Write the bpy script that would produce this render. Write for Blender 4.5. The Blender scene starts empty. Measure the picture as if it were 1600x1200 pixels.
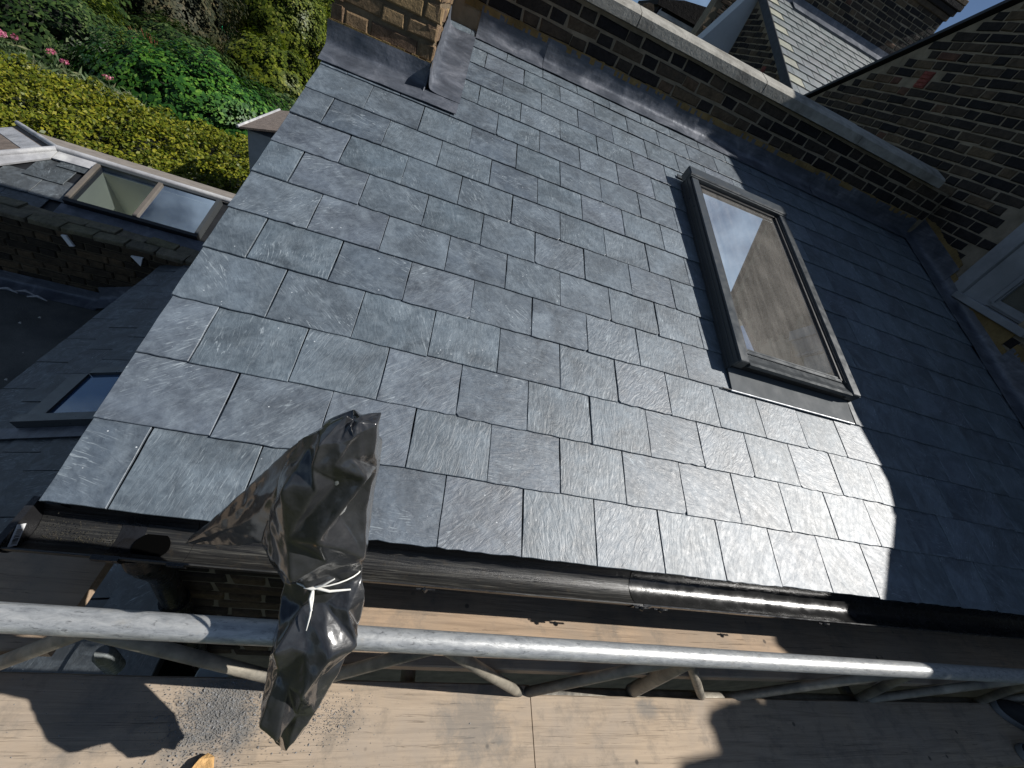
import bpy, bmesh, math, random
import numpy as np
from mathutils import Vector, Matrix, noise

random.seed(7)
rng = np.random.default_rng(7)
sc = bpy.context.scene
COL = sc.collection

# ------------------------------------------------------------------ camera
CAMPOS = Vector((0.67011, -0.53411, 1.07646))
CX = Vector((0.937435, -0.052665, 0.344154))
CYD = Vector((0.221569, -0.67224, -0.7064))      # image down
CZ = Vector((0.268557, 0.738458, -0.618512))     # forward
cam_d = bpy.data.cameras.new("camera")
cam = bpy.data.objects.new("camera", cam_d)
COL.objects.link(cam)
rot = Matrix((CX, -CYD, -CZ)).transposed()
cam.matrix_world = Matrix.Translation(CAMPOS) @ rot.to_4x4()
FOC = 0.794569
cam_d.sensor_width = 36.0
cam_d.lens = FOC * 18.0
cam_d.clip_start = 0.02
cam_d.clip_end = 2000.0
sc.camera = cam

# ------------------------------------------------------------------ world, sun, exposure
SUN_EL, SUN_AZ = math.radians(43.0), math.radians(-4.7)
SUNV = Vector((math.cos(SUN_EL) * math.cos(SUN_AZ), math.cos(SUN_EL) * math.sin(SUN_AZ), math.sin(SUN_EL)))
w = bpy.data.worlds.new("World")
sc.world = w
w.use_nodes = True
nt = w.node_tree
nt.nodes.clear()
wo = nt.nodes.new("ShaderNodeOutputWorld")
bg = nt.nodes.new("ShaderNodeBackground")
sky = nt.nodes.new("ShaderNodeTexSky")
sky.sky_type = 'NISHITA'
sky.sun_disc = False
sky.sun_elevation = SUN_EL
sky.sun_rotation = math.radians(94.7)
sky.air_density = 0.6
sky.dust_density = 0.15
sky.ozone_density = 2.5
CLOUD_OFFSET = (1.99523, 3.94099, 4.46231)  # chosen to put an added, unseen cloud into the roof window's reflection
tcw = nt.nodes.new("ShaderNodeTexCoord")
nw = nt.nodes.new("ShaderNodeTexNoise")
nw.inputs['Scale'].default_value = 2.2
nw.inputs['Detail'].default_value = 7.0
nw.inputs['Roughness'].default_value = 0.55
rw = nt.nodes.new("ShaderNodeValToRGB")
rw.color_ramp.elements[0].position = 0.49
rw.color_ramp.elements[0].color = (0, 0, 0, 1)
rw.color_ramp.elements[1].position = 0.63
rw.color_ramp.elements[1].color = (1, 1, 1, 1)
mw = nt.nodes.new("ShaderNodeMixRGB")
mw.inputs[2].default_value = (6.6, 8.6, 11.2, 1)
mpw = nt.nodes.new("ShaderNodeMapping")
mpw.inputs['Location'].default_value = CLOUD_OFFSET
nt.links.new(tcw.outputs['Generated'], mpw.inputs['Vector'])
nt.links.new(mpw.outputs[0], nw.inputs['Vector'])
nt.links.new(nw.outputs[0], rw.inputs[0])
nt.links.new(rw.outputs[0], mw.inputs[0])
nt.links.new(sky.outputs[0], mw.inputs[1])
nt.links.new(mw.outputs[0], bg.inputs[0])
bg.inputs[1].default_value = 0.05
nt.links.new(bg.outputs[0], wo.inputs[0])

sd = bpy.data.lights.new("sun", 'SUN')
sd.energy = 5.0
sd.angle = math.radians(0.5)
sd.color = (1.0, 0.965, 0.915)
sun = bpy.data.objects.new("sun", sd)
COL.objects.link(sun)
sun.rotation_euler = SUNV.to_track_quat('Z', 'Y').to_euler()
sun.location = (20, 0, 20)

sc.view_settings.view_transform = 'Standard'
sc.view_settings.look = 'None'
sc.view_settings.gamma = 1.0
sc.view_settings.exposure = 0.32
sc.view_settings.use_curve_mapping = False
try:
    sc.cycles.use_denoising = True
    sc.cycles.max_bounces = 6
    sc.cycles.diffuse_bounces = 3
    sc.cycles.glossy_bounces = 3
    sc.cycles.transmission_bounces = 4
    sc.cycles.caustics_reflective = False
    sc.cycles.caustics_refractive = False
except Exception:
    pass


# ------------------------------------------------------------------ helpers
def project(p):
    d = Vector(p) - CAMPOS
    z = d.dot(CZ)
    if z < 0.02:
        return None
    return (800 + 800 * FOC * d.dot(CX) / z, 600 + 800 * FOC * d.dot(CYD) / z, z)


def in_frame(p, m=30):
    q = project(p)
    return q is not None and -m < q[0] < 1600 + m and -m < q[1] < 1200 + m


class MB:
    def __init__(s):
        s.v, s.f = [], []

    def add(s, vs, fs):
        b = len(s.v)
        s.v += [tuple(v) for v in vs]
        s.f += [tuple(i + b for i in f) for f in fs]

    def box(s, x0, x1, y0, y1, z0, z1, M=None, ch=0.0):
        if ch > 0:
            return s.cbox(x0, x1, y0, y1, z0, z1, ch, M)
        vs = [Vector((x, y, z)) for x in (x0, x1) for y in (y0, y1) for z in (z0, z1)]
        if M is not None:
            vs = [M @ v for v in vs]
        s.add(vs, [(0, 1, 3, 2), (4, 6, 7, 5), (0, 4, 5, 1), (2, 3, 7, 6), (0, 2, 6, 4), (1, 5, 7, 3)])

    def cbox(s, x0, x1, y0, y1, z0, z1, c, M=None):
        # box chamfered on its long-direction edges (all 12 edges)
        bm = bmesh.new()
        vs = [bm.verts.new((x, y, z)) for x in (x0, x1) for y in (y0, y1) for z in (z0, z1)]
        for f in [(0, 1, 3, 2), (4, 6, 7, 5), (0, 4, 5, 1), (2, 3, 7, 6), (0, 2, 6, 4), (1, 5, 7, 3)]:
            bm.faces.new([vs[i] for i in f])
        bmesh.ops.bevel(bm, geom=bm.edges[:], offset=c, segments=1, affect='EDGES')
        bm.verts.index_update()
        pts = [v.co.copy() for v in bm.verts]
        if M is not None:
            pts = [M @ p for p in pts]
        s.add(pts, [[v.index for v in f.verts] for f in bm.faces])
        bm.free()

    def prism(s, poly, d0, d1, fn):
        # poly: list of 2D points; fn(a, b, d) -> 3D
        n = len(poly)
        vs = [fn(a, b, d0) for a, b in poly] + [fn(a, b, d1) for a, b in poly]
        fs = [tuple(range(n))[::-1], tuple(range(n, 2 * n))]
        for i in range(n):
            j = (i + 1) % n
            fs.append((i, j, j + n, i + n))
        s.add(vs, fs)

    def tube(s, path, r, seg=12, cap=True):
        path = [Vector(p) for p in path]
        rs = r if isinstance(r, (list, tuple)) else [r] * len(path)
        t0 = (path[1] - path[0]).normalized()
        up = Vector((0, 0, 1)) if abs(t0.z) < 0.9 else Vector((1, 0, 0))
        a = t0.cross(up).normalized()
        vs, fs = [], []
        for i, p in enumerate(path):
            if i == 0:
                t = t0
            elif i == len(path) - 1:
                t = (path[i] - path[i - 1]).normalized()
            else:
                t = (path[i + 1] - path[i - 1]).normalized()
            a = (a - t * a.dot(t)).normalized()
            b = t.cross(a)
            for k in range(seg):
                an = 2 * math.pi * k / seg
                vs.append(p + (a * math.cos(an) + b * math.sin(an)) * rs[i])
        for i in range(len(path) - 1):
            for k in range(seg):
                k2 = (k + 1) % seg
                fs.append((i * seg + k, i * seg + k2, (i + 1) * seg + k2, (i + 1) * seg + k))
        if cap:
            fs.append(tuple(range(seg))[::-1])
            fs.append(tuple(range((len(path) - 1) * seg, len(path) * seg)))
        s.add(vs, fs)

    def mesh(s, name, smooth=False, angle=None):
        me = bpy.data.meshes.new(name)
        me.from_pydata(s.v, [], s.f)
        if smooth:
            me.polygons.foreach_set('use_smooth', [True] * len(me.polygons))
            if angle is not None:
                try:
                    me.set_sharp_from_angle(angle=math.radians(angle))
                except Exception:
                    pass
        me.update()
        return me

    def build(s, name, mat, parent=None, smooth=False, angle=40):
        bm = bmesh.new()
        me = s.mesh(name, smooth, angle)
        bm.from_mesh(me)
        bmesh.ops.recalc_face_normals(bm, faces=bm.faces[:])
        bm.to_mesh(me)
        bm.free()
        return link(name, me, mat, parent)


def link(name, me, mat, parent=None, M=None):
    if mat is not None and len(me.materials) == 0:
        me.materials.append(mat)
    o = bpy.data.objects.new(name, me)
    COL.objects.link(o)
    if M is None:
        M = Matrix.Identity(4)
    if parent is not None:
        o.parent = parent
        M = Matrix.Translation(-ORIG[parent.name]) @ M
    o.matrix_basis = M
    ORIG[o.name] = ORIG.get(parent.name, Vector((0, 0, 0))).copy() if parent is not None else Vector((0, 0, 0))
    if parent is not None and M != Matrix.Translation(-ORIG[parent.name]):
        ORIG[o.name] = None
    elif parent is not None:
        ORIG[o.name] = Vector((0, 0, 0))   # its own space is world space
    return o


ORIG = {}


def thing(name, label, cat, loc=(0, 0, 0), group=None, kind=None):
    o = bpy.data.objects.new(name, None)
    COL.objects.link(o)
    o.location = loc
    o.empty_display_size = 0.1
    ORIG[o.name] = Vector(loc)
    return tag(o, label, cat, group, kind)


def tag(o, label=None, cat=None, group=None, kind=None):
    if label:
        o['label'] = label
    if cat:
        o['category'] = cat
    if group:
        o['group'] = group
    if kind:
        o['kind'] = kind
    return o


# ------------------------------------------------------------------ materials
def mat_new(name):
    m = bpy.data.materials.new(name)
    m.use_nodes = True
    n = m.node_tree
    n.nodes.clear()
    out = n.nodes.new("ShaderNodeOutputMaterial")
    b = n.nodes.new("ShaderNodeBsdfPrincipled")
    n.links.new(b.outputs[0], out.inputs[0])
    return m, n, b


def N(n, t, **kw):
    x = n.nodes.new(t)
    for k, v in kw.items():
        if k in x.inputs:
            x.inputs[k].default_value = v
        else:
            setattr(x, k, v)
    return x


def ramp(n, src, stops):
    r = n.nodes.new("ShaderNodeValToRGB")
    el = r.color_ramp.elements
    while len(el) < len(stops):
        el.new(0.5)
    for e, (p, c) in zip(el, stops):
        e.position = p
        e.color = (c[0], c[1], c[2], 1) if len(c) == 3 else c
    n.links.new(src, r.inputs[0])
    return r.outputs[0]


def mixc(n, f, a, b, mode='MIX'):
    x = n.nodes.new("ShaderNodeMixRGB")
    x.blend_type = mode
    for i, v in ((0, f), (1, a), (2, b)):
        if isinstance(v, (int, float)):
            x.inputs[i].default_value = v if i == 0 else (v, v, v, 1)
        elif isinstance(v, tuple):
            x.inputs[i].default_value = (*v, 1) if len(v) == 3 else v
        else:
            n.links.new(v, x.inputs[i])
    return x.outputs[0]


def math_(n, op, a, b=None):
    x = n.nodes.new("ShaderNodeMath")
    x.operation = op
    for i, v in ((0, a), (1, b)):
        if v is None:
            continue
        if isinstance(v, (int, float)):
            x.inputs[i].default_value = v
        else:
            n.links.new(v, x.inputs[i])
    return x.outputs[0]


def coords(n, per_object=True, scale=(1, 1, 1), rot=(0, 0, 0)):
    tc = n.nodes.new("ShaderNodeTexCoord")
    mp = n.nodes.new("ShaderNodeMapping")
    mp.inputs['Scale'].default_value = scale
    mp.inputs['Rotation'].default_value = rot
    if per_object:
        oi = n.nodes.new("ShaderNodeObjectInfo")
        vm = n.nodes.new("ShaderNodeVectorMath")
        vm.operation = 'MULTIPLY_ADD'
        cb = n.nodes.new("ShaderNodeCombineXYZ")
        for i, k in enumerate((37.0, 91.0, 53.0)):
            n.links.new(math_(n, 'MULTIPLY', oi.outputs['Random'], k), cb.inputs[i])
        n.links.new(tc.outputs['Object'], vm.inputs[0])
        vm.inputs[1].default_value = (1, 1, 1)
        n.links.new(cb.outputs[0], vm.inputs[2])
        n.links.new(vm.outputs[0], mp.inputs['Vector'])
    else:
        n.links.new(tc.outputs['Object'], mp.inputs['Vector'])
    return mp.outputs[0]


def noise_(n, vec, scale, detail=5, rough=0.55, dist=0.0):
    x = N(n, "ShaderNodeTexNoise", Scale=scale, Detail=detail, Roughness=rough, Distortion=dist)
    n.links.new(vec, x.inputs['Vector'])
    return x.outputs[0]


def bump(n, b, h, strength, dist=0.01):
    x = N(n, "ShaderNodeBump", Strength=strength, Distance=dist)
    n.links.new(h, x.inputs['Height'])
    n.links.new(x.outputs[0], b.inputs['Normal'])
    return x


def slate_mat(name, base=(0.075, 0.095, 0.116), var=0.42, rough=0.52, specks=1.0, dust=0.5):
    m, n, b = mat_new(name)
    v = coords(n)
    oi = n.nodes.new("ShaderNodeObjectInfo")
    big = noise_(n, v, 5.0, 6, 0.6, 0.6)
    fine = noise_(n, v, 46.0, 6, 0.65, 0.4)
    c1 = ramp(n, big, [(0.28, tuple(x * (1 - var) for x in base)), (0.5, base), (0.74, tuple(x * (1 + var * 1.3) for x in base))])
    c2 = mixc(n, 0.45, c1, ramp(n, fine, [(0.3, (0.5, 0.5, 0.52)), (0.7, (1.5, 1.5, 1.47))]), 'MULTIPLY')
    tint = ramp(n, oi.outputs['Random'], [(0.0, (0.76, 0.79, 0.84)), (0.25, (1.0, 1.0, 1.0)), (0.5, (0.90, 0.95, 0.95)), (0.75, (1.18, 1.18, 1.16)), (1.0, (1.0, 0.96, 0.99))])
    c3 = mixc(n, 1.0, c2, tint, 'MULTIPLY')
    # chalky dust and rubbed marks
    du = noise_(n, v, 9.0, 8, 0.7, 1.2)
    dm = ramp(n, du, [(0.47, (0, 0, 0)), (0.70, (1, 1, 1))])
    c4 = mixc(n, math_(n, 'MULTIPLY', dm, 0.62 * dust), c3, (0.27, 0.32, 0.36))
    # thin swirly scratches
    vrn = n.nodes.new("ShaderNodeVectorRotate")
    vrn.rotation_type = 'Z_AXIS'
    n.links.new(v, vrn.inputs['Vector'])
    n.links.new(math_(n, 'MULTIPLY', oi.outputs['Random'], 2.6), vrn.inputs['Angle'])
    mps = n.nodes.new("ShaderNodeMapping")
    mps.inputs['Scale'].default_value = (11, 80, 30)
    n.links.new(vrn.outputs[0], mps.inputs['Vector'])
    s1 = noise_(n, mps.outputs[0], 1.0, 4, 0.55, 2.8)
    sm = ramp(n, s1, [(0.57, (0, 0, 0)), (0.66, (1, 1, 1))])
    gate = ramp(n, noise_(n, v, 7.0, 3), [(0.45, (0, 0, 0)), (0.65, (1, 1, 1))])
    c5 = mixc(n, math_(n, 'MULTIPLY', math_(n, 'MULTIPLY', sm, gate), 0.60), c4, (0.36, 0.41, 0.44))
    # white specks of mortar and lime
    vo = N(n, "ShaderNodeTexVoronoi", Scale=38.0)
    n.links.new(v, vo.inputs['Vector'])
    sp = ramp(n, vo.outputs['Distance'], [(0.05, (1, 1, 1)), (0.085, (0, 0, 0))])
    sg = ramp(n, noise_(n, v, 11.0, 2), [(0.54, (0, 0, 0)), (0.58, (1, 1, 1))])
    c6 = mixc(n, math_(n, 'MULTIPLY', math_(n, 'MULTIPLY', sp, sg), specks), c5, (0.55, 0.58, 0.6))
    n.links.new(c6, b.inputs['Base Color'])
    rr = ramp(n, fine, [(0.2, (rough - 0.09,) * 3), (0.8, (rough + 0.11,) * 3)])
    n.links.new(rr, b.inputs['Roughness'])
    b.inputs['Specular IOR Level'].default_value = 1.0
    # riven surface
    mpr = n.nodes.new("ShaderNodeMapping")
    mpr.inputs['Scale'].default_value = (1, 3.0, 1)
    n.links.new(vrn.outputs[0], mpr.inputs['Vector'])
    vr = mpr.outputs[0]
    r1 = noise_(n, vr, 13.0, 7, 0.62, 1.6)
    rip = N(n, "ShaderNodeTexWave", Scale=9.0, Distortion=9.0, Detail=4.0)
    rip.inputs['Detail Scale'].default_value = 1.6
    n.links.new(vr, rip.inputs['Vector'])
    h = math_(n, 'ADD', math_(n, 'MULTIPLY', r1, 1.0), math_(n, 'MULTIPLY', rip.outputs['Fac'], 0.05))
    h = math_(n, 'ADD', h, math_(n, 'MULTIPLY', fine, 0.16))
    bump(n, b, h, 0.27, 0.012)
    return m


def brick_mat(name, stops, lum=1.0):
    m, n, b = mat_new(name)
    v = coords(n)
    oi = n.nodes.new("ShaderNodeObjectInfo")
    c = ramp(n, oi.outputs['Random'], stops)
    a = noise_(n, v, 14.0, 6, 0.65)
    c = mixc(n, 0.75, c, ramp(n, a, [(0.25, (0.35, 0.33, 0.32)), (0.55, (1, 1, 1)), (0.8, (1.7, 1.55, 1.35))]), 'MULTIPLY')
    f = noise_(n, v, 60.0, 5, 0.7)
    c = mixc(n, 0.5, c, ramp(n, f, [(0.3, (0.45, 0.45, 0.45)), (0.7, (1.45, 1.45, 1.45))]), 'MULTIPLY')
    n.links.new(c, b.inputs['Base Color'])
    b.inputs['Roughness'].default_value = 0.88
    b.inputs['Specular IOR Level'].default_value = 0.25
    bump(n, b, math_(n, 'ADD', a, math_(n, 'MULTIPLY', f, 0.6)), 0.8, 0.012)
    return m


def plain(name, col, rough=0.6, var=0.25, scale=8.0, bumpk=0.0, metal=0.0, spec=0.5, bscale=None, tint=None):
    m, n, b = mat_new(name)
    v = coords(n, False)
    a = noise_(n, v, scale, 7, 0.62)
    c = ramp(n, a, [(0.25, tuple(x * (1 - var) for x in col)), (0.5, col), (0.75, tuple(x * (1 + var) for x in col))])
    if tint:
        t = noise_(n, v, scale * 0.35, 5, 0.6)
        c = mixc(n, ramp(n, t, [(0.5, (0, 0, 0)), (0.68, (1, 1, 1))]), c, tint)
    n.links.new(c, b.inputs['Base Color'])
    r = ramp(n, noise_(n, v, scale * 2.7, 4), [(0.3, (max(rough - 0.1, 0.02),) * 3), (0.7, (min(rough + 0.1, 1),) * 3)])
    n.links.new(r, b.inputs['Roughness'])
    b.inputs['Metallic'].default_value = metal
    b.inputs['Specular IOR Level'].default_value = spec
    if bumpk:
        bump(n, b, noise_(n, v, bscale or scale * 4, 6, 0.65), bumpk, 0.01)
    return m


def wood_mat(name, base, grey, smear=False):
    m, n, b = mat_new(name)
    v = coords(n, False, (1.4, 26, 26))
    v2 = coords(n, False)
    g = noise_(n, v, 2.2, 8, 0.62, 1.1)
    c = ramp(n, g, [(0.25, tuple(x * 0.62 for x in base)), (0.48, base), (0.75, tuple(min(x * 1.25, 1) for x in base))])
    p = noise_(n, v2, 3.2, 6, 0.65, 0.5)
    c = mixc(n, ramp(n, p, [(0.42, (0, 0, 0)), (0.68, (0.8, 0.8, 0.8))]), c, grey)
    # long hairline cracks
    vc = coords(n, False, (1.1, 55, 10))
    k = noise_(n, vc, 1.6, 4, 0.5, 1.8)
    km = ramp(n, k, [(0.625, (0, 0, 0)), (0.65, (1, 1, 1)), (0.675, (0, 0, 0))])
    c = mixc(n, math_(n, 'MULTIPLY', km, 0.65), c, tuple(x * 0.18 for x in base))
    # dark spots and dirt
    vo = N(n, "ShaderNodeTexVoronoi", Scale=17.0)
    n.links.new(v2, vo.inputs['Vector'])
    sp = ramp(n, vo.outputs['Distance'], [(0.09, (1, 1, 1)), (0.15, (0, 0, 0))])
    sg = ramp(n, noise_(n, v2, 4.0, 3), [(0.56, (0, 0, 0)), (0.6, (1, 1, 1))])
    c = mixc(n, math_(n, 'MULTIPLY', math_(n, 'MULTIPLY', sp, sg), 0.75), c, (0.035, 0.03, 0.028))
    d = noise_(n, v2, 9.0, 9, 0.75)
    c = mixc(n, ramp(n, d, [(0.50, (0, 0, 0)), (0.72, (0.8, 0.8, 0.8))]), c, (0.15, 0.135, 0.115))
    if smear:
        # ground-in slate dust where slates were cut
        for (px0, py0, rad_, amt_) in ((0.43, -0.285, 0.13, 0.85), (1.12, -0.31, 0.14, 0.55), (0.16, -0.30, 0.10, 0.35), (1.75, -0.27, 0.05, 0.6)):
            vd = n.nodes.new("ShaderNodeVectorMath")
            vd.operation = 'DISTANCE'
            n.links.new(v2, vd.inputs[0])
            vd.inputs[1].default_value = (px0, py0, -0.45)
            nz_ = noise_(n, v2, 16.0, 8, 0.75, 0.6)
            dd = math_(n, 'ADD', math_(n, 'DIVIDE', vd.outputs['Value'], rad_), math_(n, 'MULTIPLY', math_(n, 'SUBTRACT', nz_, 0.5), 2.4))
            mk = ramp(n, dd, [(0.35, (1, 1, 1)), (0.95, (0, 0, 0))])
            c = mixc(n, math_(n, 'MULTIPLY', mk, amt_), c, (0.15, 0.15, 0.145))
    n.links.new(c, b.inputs['Base Color'])
    b.inputs['Roughness'].default_value = 0.82
    b.inputs['Specular IOR Level'].default_value = 0.25
    bump(n, b, math_(n, 'ADD', g, math_(n, 'MULTIPLY', km, -0.6)), 0.35, 0.006)
    return m


def leaf_mat(name, cols, rough=0.45, trans=0.25, patch=1.3, spec=0.15):
    m, n, b = mat_new(name)
    ge = n.nodes.new("ShaderNodeNewGeometry")
    c = ramp(n, ge.outputs['Random Per Island'], cols)
    v = coords(n, False)
    p = noise_(n, v, patch, 4, 0.6)
    c = mixc(n, 0.8, c, ramp(n, p, [(0.3, (0.55, 0.6, 0.6)), (0.5, (1, 1, 1)), (0.72, (1.35, 1.25, 0.9))]), 'MULTIPLY')
    n.links.new(c, b.inputs['Base Color'])
    b.inputs['Roughness'].default_value = rough
    b.inputs['Specular IOR Level'].default_value = spec
    if trans > 0:
        tr = n.nodes.new("ShaderNodeBsdfTranslucent")
        n.links.new(mixc(n, 1.0, c, (1.3, 1.5, 0.6), 'MULTIPLY'), tr.inputs[0])
        mx = n.nodes.new("ShaderNodeMixShader")
        mx.inputs[0].default_value = trans
        n.links.new(b.outputs[0], mx.inputs[1])
        n.links.new(tr.outputs[0], mx.inputs[2])
        n.links.new(mx.outputs[0], n.nodes['Material Output'].inputs[0])
    return m


SLATE = slate_mat("slate")
SLATE_OLD = slate_mat("old_slate", (0.034, 0.040, 0.044), 0.5, 0.6, 0.4, 0.4)
SLATE_FAR = slate_mat("grey_green_slate", (0.125, 0.138, 0.14), 0.3, 0.55, 0.1, 0.2)
SLATE_TAN = slate_mat("tan_slate", (0.24, 0.235, 0.18), 0.2, 0.6, 0.1, 0.2)
STOCK = [(0.0, (0.014, 0.013, 0.014)), (0.35, (0.028, 0.024, 0.022)), (0.6, (0.05, 0.04, 0.031)), (0.82, (0.08, 0.061, 0.043)), (0.96, (0.12, 0.088, 0.055)), (1.0, (0.10, 0.05, 0.036))]
BRICK = brick_mat("sooty_stock_brick", STOCK)
BRICK_WARM = brick_mat("brown_stock_brick", [(0.0, (0.13, 0.085, 0.055)), (0.4, (0.17, 0.115, 0.07)), (0.8, (0.24, 0.165, 0.09)), (1.0, (0.30, 0.21, 0.105))])
BRICK_RED = brick_mat("red_airbrick", [(0.0, (0.2, 0.06, 0.05)), (1.0, (0.24, 0.07, 0.055))])
MORTAR = plain("mortar", (0.22, 0.185, 0.135), 0.95, 0.35, 9, 0.5, 0, 0.15)
POINTING = plain("sand_pointing", (0.20, 0.14, 0.06), 0.95, 0.4, 11, 0.6, 0, 0.15)
def lead_mat():
    m, n, b = mat_new("lead")
    v = coords(n, False)
    a = noise_(n, v, 6.0, 8, 0.68, 0.8)
    c = ramp(n, a, [(0.25, (0.045, 0.052, 0.066)), (0.5, (0.085, 0.095, 0.115)), (0.64, (0.14, 0.15, 0.175)), (0.78, (0.32, 0.33, 0.35))])
    st = noise_(n, coords(n, False, (2.0, 2.0, 22.0)), 3.0, 6, 0.65)
    c = mixc(n, 0.6, c, ramp(n, st, [(0.3, (0.6, 0.6, 0.62)), (0.7, (1.5, 1.5, 1.5))]), 'MULTIPLY')
    n.links.new(c, b.inputs['Base Color'])
    n.links.new(ramp(n, a, [(0.3, (0.33,) * 3), (0.7, (0.6,) * 3)]), b.inputs['Roughness'])
    b.inputs['Metallic'].default_value = 0.25
    h = math_(n, 'ADD', noise_(n, v, 16.0, 5, 0.5), math_(n, 'MULTIPLY', noise_(n, v, 70.0, 4), 0.2))
    bump(n, b, h, 0.35, 0.012)
    return m


LEAD = lead_mat()
LEAD_LIGHT = plain("weathered_lead", (0.36, 0.36, 0.37), 0.55, 0.35, 7, 0.3, 0.1, 0.5, None, (0.6, 0.6, 0.58))
COPING = plain("weathered_coping_stone", (0.30, 0.29, 0.26), 0.9, 0.3, 12, 0.5, 0, 0.2, None, (0.16, 0.15, 0.13))
FRAME = plain("dark_grey_aluminium", (0.066, 0.072, 0.076), 0.36, 0.05, 9, 0.0, 0.35, 0.5)
FRAME_DK = plain("black_gasket", (0.012, 0.012, 0.013), 0.5, 0.2, 20)
BLACK_IRON = plain("black_gutter", (0.012, 0.012, 0.013), 0.28, 0.4, 10, 0.3, 0, 0.6, 30)
BLACK_WOOD = plain("black_painted_timber", (0.011, 0.012, 0.014), 0.5, 0.3, 6)
FELT = plain("grey_roofing_felt", (0.085, 0.085, 0.08), 0.95, 0.4, 3, 0.5, 0, 0.2, 60, (0.05, 0.052, 0.055))
WHITE = plain("white_paint", (0.72, 0.73, 0.74), 0.5, 0.08, 8)
OFFWHITE = plain("worn_white_paint", (0.25, 0.26, 0.27), 0.7, 0.3, 5, 0.2, 0, 0.3, 30, (0.20, 0.21, 0.22))
CREAM = plain("cream_paint", (0.80, 0.77, 0.58), 0.6, 0.05, 5)
RENDER = plain("grey_render", (0.50, 0.52, 0.54), 0.9, 0.08, 4)
BOARD = wood_mat("scaffold_board_wood", (0.375, 0.295, 0.215), (0.31, 0.265, 0.22), True)
BOARD_DK = wood_mat("old_board_wood", (0.35, 0.255, 0.175), (0.27, 0.22, 0.17))
FRESH = plain("splintered_timber", (0.55, 0.33, 0.13), 0.8, 0.4, 30, 0.6)


def gutter_inside():
    m, n, b = mat_new("worn_black_gutter")
    v = coords(n, False, (1.6, 60, 60))
    a = noise_(n, v, 3.0, 8, 0.7, 0.7)
    c = ramp(n, a, [(0.35, (0.010, 0.010, 0.011)), (0.55, (0.022, 0.022, 0.021)), (0.66, (0.07, 0.068, 0.06)), (0.8, (0.16, 0.155, 0.14))])
    d = noise_(n, coords(n, False), 40.0, 8, 0.75)
    c = mixc(n, ramp(n, d, [(0.55, (0, 0, 0)), (0.75, (0.6, 0.6, 0.6))]), c, (0.07, 0.055, 0.035))
    n.links.new(c, b.inputs['Base Color'])
    n.links.new(ramp(n, a, [(0.35, (0.22,) * 3), (0.7, (0.6,) * 3)]), b.inputs['Roughness'])
    bump(n, b, math_(n, 'ADD', a, math_(n, 'MULTIPLY', d, 0.5)), 0.3, 0.004)
    return m


GUT = gutter_inside()


def galv():
    m, n, b = mat_new("galvanised_steel")
    v = coords(n, False, (9, 30, 30))
    v2 = coords(n, False)
    a = noise_(n, v, 3.0, 8, 0.68, 0.5)
    c = ramp(n, a, [(0.25, (0.20, 0.21, 0.22)), (0.5, (0.42, 0.43, 0.43)), (0.75, (0.60, 0.60, 0.58))])
    k = noise_(n, coords(n, False, (22, 60, 60)), 2.0, 6, 0.75, 0.6)
    c = mixc(n, ramp(n, k, [(0.57, (0, 0, 0)), (0.68, (0.85, 0.85, 0.85))]), c, (0.10, 0.10, 0.10))
    d = noise_(n, v2, 25.0, 6, 0.7)
    c = mixc(n, ramp(n, d, [(0.58, (0, 0, 0)), (0.75, (0.6, 0.6, 0.6))]), c, (0.45, 0.42, 0.36))
    n.links.new(c, b.inputs['Base Color'])
    b.inputs['Metallic'].default_value = 0.45
    n.links.new(ramp(n, a, [(0.3, (0.5,) * 3), (0.7, (0.36,) * 3)]), b.inputs['Roughness'])
    bump(n, b, math_(n, 'ADD', a, d), 0.25, 0.004)
    return m


GALV = galv()
GALV_DIRTY = plain("grimy_galvanised_steel", (0.26, 0.235, 0.19), 0.6, 0.45, 14, 0.3, 0.25, 0.4, None, (0.10, 0.095, 0.085))


def plastic_bag():
    m, n, b = mat_new("black_polythene")
    v = coords(n, False)
    c = ramp(n, noise_(n, v, 20, 6, 0.6), [(0.3, (0.015, 0.016, 0.018)), (0.7, (0.034, 0.035, 0.038))])
    n.links.new(c, b.inputs['Base Color'])
    b.inputs['Roughness'].default_value = 0.40
    b.inputs['Coat Weight'].default_value = 0.9
    b.inputs['Coat Roughness'].default_value = 0.13
    b.inputs['Specular IOR Level'].default_value = 0.3
    # fine crumple: ridged noise
    r1 = math_(n, 'ABSOLUTE', math_(n, 'SUBTRACT', noise_(n, v, 24.0, 3, 0.5, 0.6), 0.5))
    r2 = math_(n, 'ABSOLUTE', math_(n, 'SUBTRACT', noise_(n, v, 60.0, 4, 0.55, 0.3), 0.5))
    h = math_(n, 'ADD', r1, math_(n, 'MULTIPLY', r2, 0.35))
    bump(n, b, h, 0.22, 0.010)
    return m


BAG = plastic_bag()
STRING = plain("white_string", (0.78, 0.77, 0.72), 0.6, 0.1, 40)


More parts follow.
